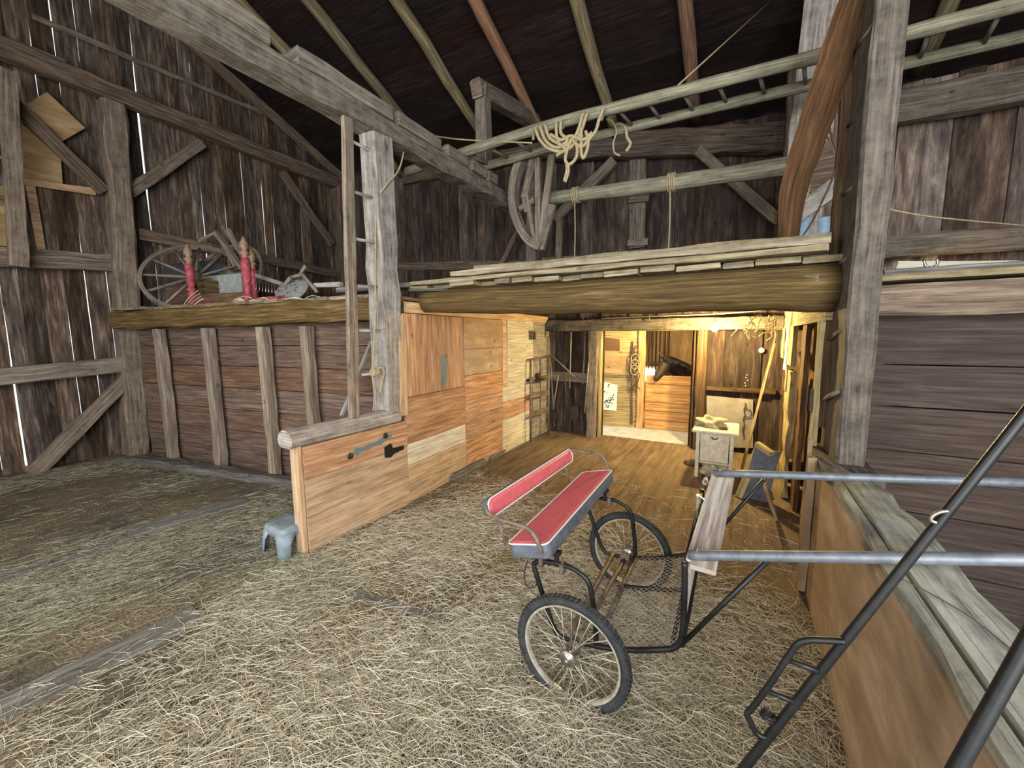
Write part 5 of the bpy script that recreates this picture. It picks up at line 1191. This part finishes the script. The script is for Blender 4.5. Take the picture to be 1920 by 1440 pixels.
# ================================================================== STAINS
def stain(label, pts, mat, par_x=-2.8975, nm='paint_stain'):
    q = [PX(u, v, par_x) for u, v in pts]; n = len(q); mb = MB(); vs_ = q+[p+V((-.004, 0, 0)) for p in q]
    mb.add(vs_, [tuple(range(n)), tuple(range(2*n-1, n-1, -1))]+[(i, n+i, n+(i+1) % n, (i+1) % n) for i in range(n)], [[(0, 0)]*n]*2+[[(0, 0)]*4]*n)
    return tag(mb.build(nm, mat), label, 'stain')
stain('blue grey paint smear on the half wall boards', [(660, 850), (668, 841), (682, 838), (694, 831), (704, 830), (716, 821), (727, 818), (733, 811), (735, 819), (724, 826), (714, 834), (700, 838), (690, 844), (678, 846), (670, 855)], 'blue_paint', -2.893)
for (u, v, r, lab) in ((657, 855, 9, 'dark round bolt head at the low end of the blue smear'), (723, 817, 7, 'dark round bolt head at the high end of the blue smear')):
    mb = MB(); p = PX(u, v, -2.895); mb.lathe([(0, .008), (.026, .007), (.030, 0)], p, (1, 0, 0), 14); tag(mb.build('bolt_head', 'dark_metal', smooth=True), lab, 'bolt')
stain('dark gnawed hole in the half wall board', [(721, 839), (733, 831), (737, 840), (757, 835), (758, 842), (739, 851), (733, 858), (722, 858)], 'black_hole', -2.893, 'gnawed_hole')
stain('pale blue stain on the upright pine boards', [(828, 668), (836, 666), (838, 716), (831, 722)], 'blue_paint', -2.925)

# ================================================================== FLOOR DETAIL AND STRAW
def fplank(label, a, b, w_, z=.012, h=.02, mat='gray_plank'):
    A_, B_ = PZ(*a, z), PZ(*b, z); timber('floor_plank', label, 'plank', A_, B_, w_, h, mat, jit=.003, ch=.1, group='bare planks on the left floor')
fplank('bare floor plank edge nearer the mow partition', (240, 1000), (462, 938), .22, .012, .024)
fplank('long dark bare plank crossing the lower left floor', (-40, 1350), (372, 1150), .20, .010, .02, 'gray_plank')
fplank('thin bare plank between the straw patches on the left', (-20, 1090), (250, 1010), .16, .009, .018)
timber('floor_batten', 'low dark floor batten in front of the half wall', 'board', PZ(542, 1072, .01), PZ(840, 1165, .01), .05, .022, 'gray_plank', jit=.004)
timber('foot_board', 'short board lying at the foot of the pine partition', 'board', PZ(845, 895, .04), PZ(905, 865, .04), .12, .08, 'gray_plank', jit=.008)
timber('foot_board', 'second stub lying further along the pine partition foot', 'board', PZ(918, 860, .03), PZ(945, 842, .03), .1, .06, 'gray_plank', jit=.008)

import numpy as np
def straw(name, label, n, sampler, lmin, lmax, wd, seed, zmax, tilt=.35, bias=None, mat='straw'):
    rng = np.random.default_rng(seed)
    P = sampler(rng, n); n = len(P)
    L_ = rng.uniform(lmin, lmax, n)*rng.uniform(.5, 1, n); an = rng.uniform(0, np.pi*2, n)
    if bias is not None:
        k = rng.random(n) < bias[1]; an[k] = bias[0]+rng.normal(0, .35, k.sum())
    ti = rng.normal(0, tilt, n)*.35; be = rng.normal(0, .16, n)
    z0 = rng.random(n)**1.6*zmax+.004
    S = 4; verts = np.zeros((n, S, 3, 3))
    a = an.copy(); pos = np.stack([P[:, 0], P[:, 1], z0], 1); step = L_/(S-1)
    for s_ in range(S):
        d = np.stack([np.cos(a)*np.cos(ti), np.sin(a)*np.cos(ti), np.sin(ti)], 1)
        sd = np.stack([-np.sin(a), np.cos(a), np.zeros(n)], 1); w_ = (wd*rng.uniform(.6, 1.3, n))[:, None]*(1 if 0 < s_ < S-1 else .6)
        pz = pos.copy(); pz[:, 2] = np.maximum(pz[:, 2], .003)
        verts[:, s_, 0] = pz+sd*w_; verts[:, s_, 1] = pz-sd*w_; verts[:, s_, 2] = pz+np.array([0, 0, 1])*w_*1.3
        pos = pos+d*step[:, None]; a = a+be; ti = ti*.6-.05
    nv = n*S*3; V_ = verts.reshape(-1, 3)
    base = (np.arange(n)*S*3)[:, None, None]
    fl = []
    for s_ in range(S-1):
        for k in range(3):
            k2 = (k+1) % 3; fl.append([s_*3+k, s_*3+k2, (s_+1)*3+k2, (s_+1)*3+k])
    fl = np.array(fl)[None]; Fc = (base+fl).reshape(-1, 4)
    me = bpy.data.meshes.new(name); me.vertices.add(nv); me.vertices.foreach_set('co', V_.ravel().astype(np.float32))
    nf = len(Fc); me.loops.add(nf*4); me.loops.foreach_set('vertex_index', Fc.ravel().astype(np.int32))
    me.polygons.add(nf); me.polygons.foreach_set('loop_start', (np.arange(nf)*4).astype(np.int32)); me.polygons.foreach_set('loop_total', np.full(nf, 4, np.int32))
    me.update(calc_edges=True)
    at_ = me.attributes.new('tint', 'FLOAT', 'FACE'); tv = np.repeat(rng.random(n)**.9, 9); at_.data.foreach_set('value', tv.astype(np.float32))
    me.materials.append(MATS[mat]); o = bpy.data.objects.new(name, me); COL.objects.link(o)
    tag(o, label, 'straw', kind='stuff'); return o
def patch(x, y, f=1.0, s=0):
    return np.array([noise.noise(V((a*f+s, b*f*.6, s*3.3))) for a, b in zip(x, y)])
def samp_main(rng, n):
    r_ = np.exp(rng.uniform(np.log(.95), np.log(5.0), n)); th = rng.uniform(-1.25, 1.5, n)   # polar about the camera, denser near it
    x = -r_*np.sin(th); y = r_*np.cos(th)
    k = (x > -2.86) & (x < .43) & (y > -.4) & (y < 4.6); x, y = x[k], y[k]
    dens = np.clip(1.5-(np.maximum(y-2.5+.35*(x+1.2), 0))*1.3, .04, 1)*np.clip(.75+patch(x, y, 1.6)*1.4, .15, 1)
    k = rng.random(len(x)) < dens; return np.stack([x[k], y[k]], 1)
def samp_clump(rng, n):
    return np.stack([rng.normal(straw_clump_at[0], .12, n), np.minimum(rng.normal(straw_clump_at[1], .045, n), 1.515)], 1)
def samp_left(rng, n):
    r_ = np.exp(rng.uniform(np.log(1.6), np.log(8.0), n)); th = rng.uniform(.9, 1.75, n)
    x = -r_*np.sin(th); y = r_*np.cos(th)
    k = (x < -2.2) & (x > -7.8) & (y > -.6) & (y < 2.75+(x+2.9)*.16) & ~((x > -2.98) & (y > 1.7)); x, y = x[k], y[k]
    dens = np.clip(.42+patch(x, y, .9, 4)*1.6, .06, 1); k = rng.random(len(x)) < dens; return np.stack([x[k], y[k]], 1)
straw('straw_litter', 'deep pale straw covering the floor around the cart', 200000, samp_main, .05, .24, .0012, 3, .032)
straw('straw_litter', 'thinner grey straw scattered over the left floor boards', 80000, samp_left, .06, .22, .0013, 5, .02, bias=(math.pi/2-.1, .4), mat='straw_grey')
straw('straw_clump', 'small heap of straw against the near cart wheel', 2600, samp_clump, .06, .2, .0012, 9, .075, tilt=.8)
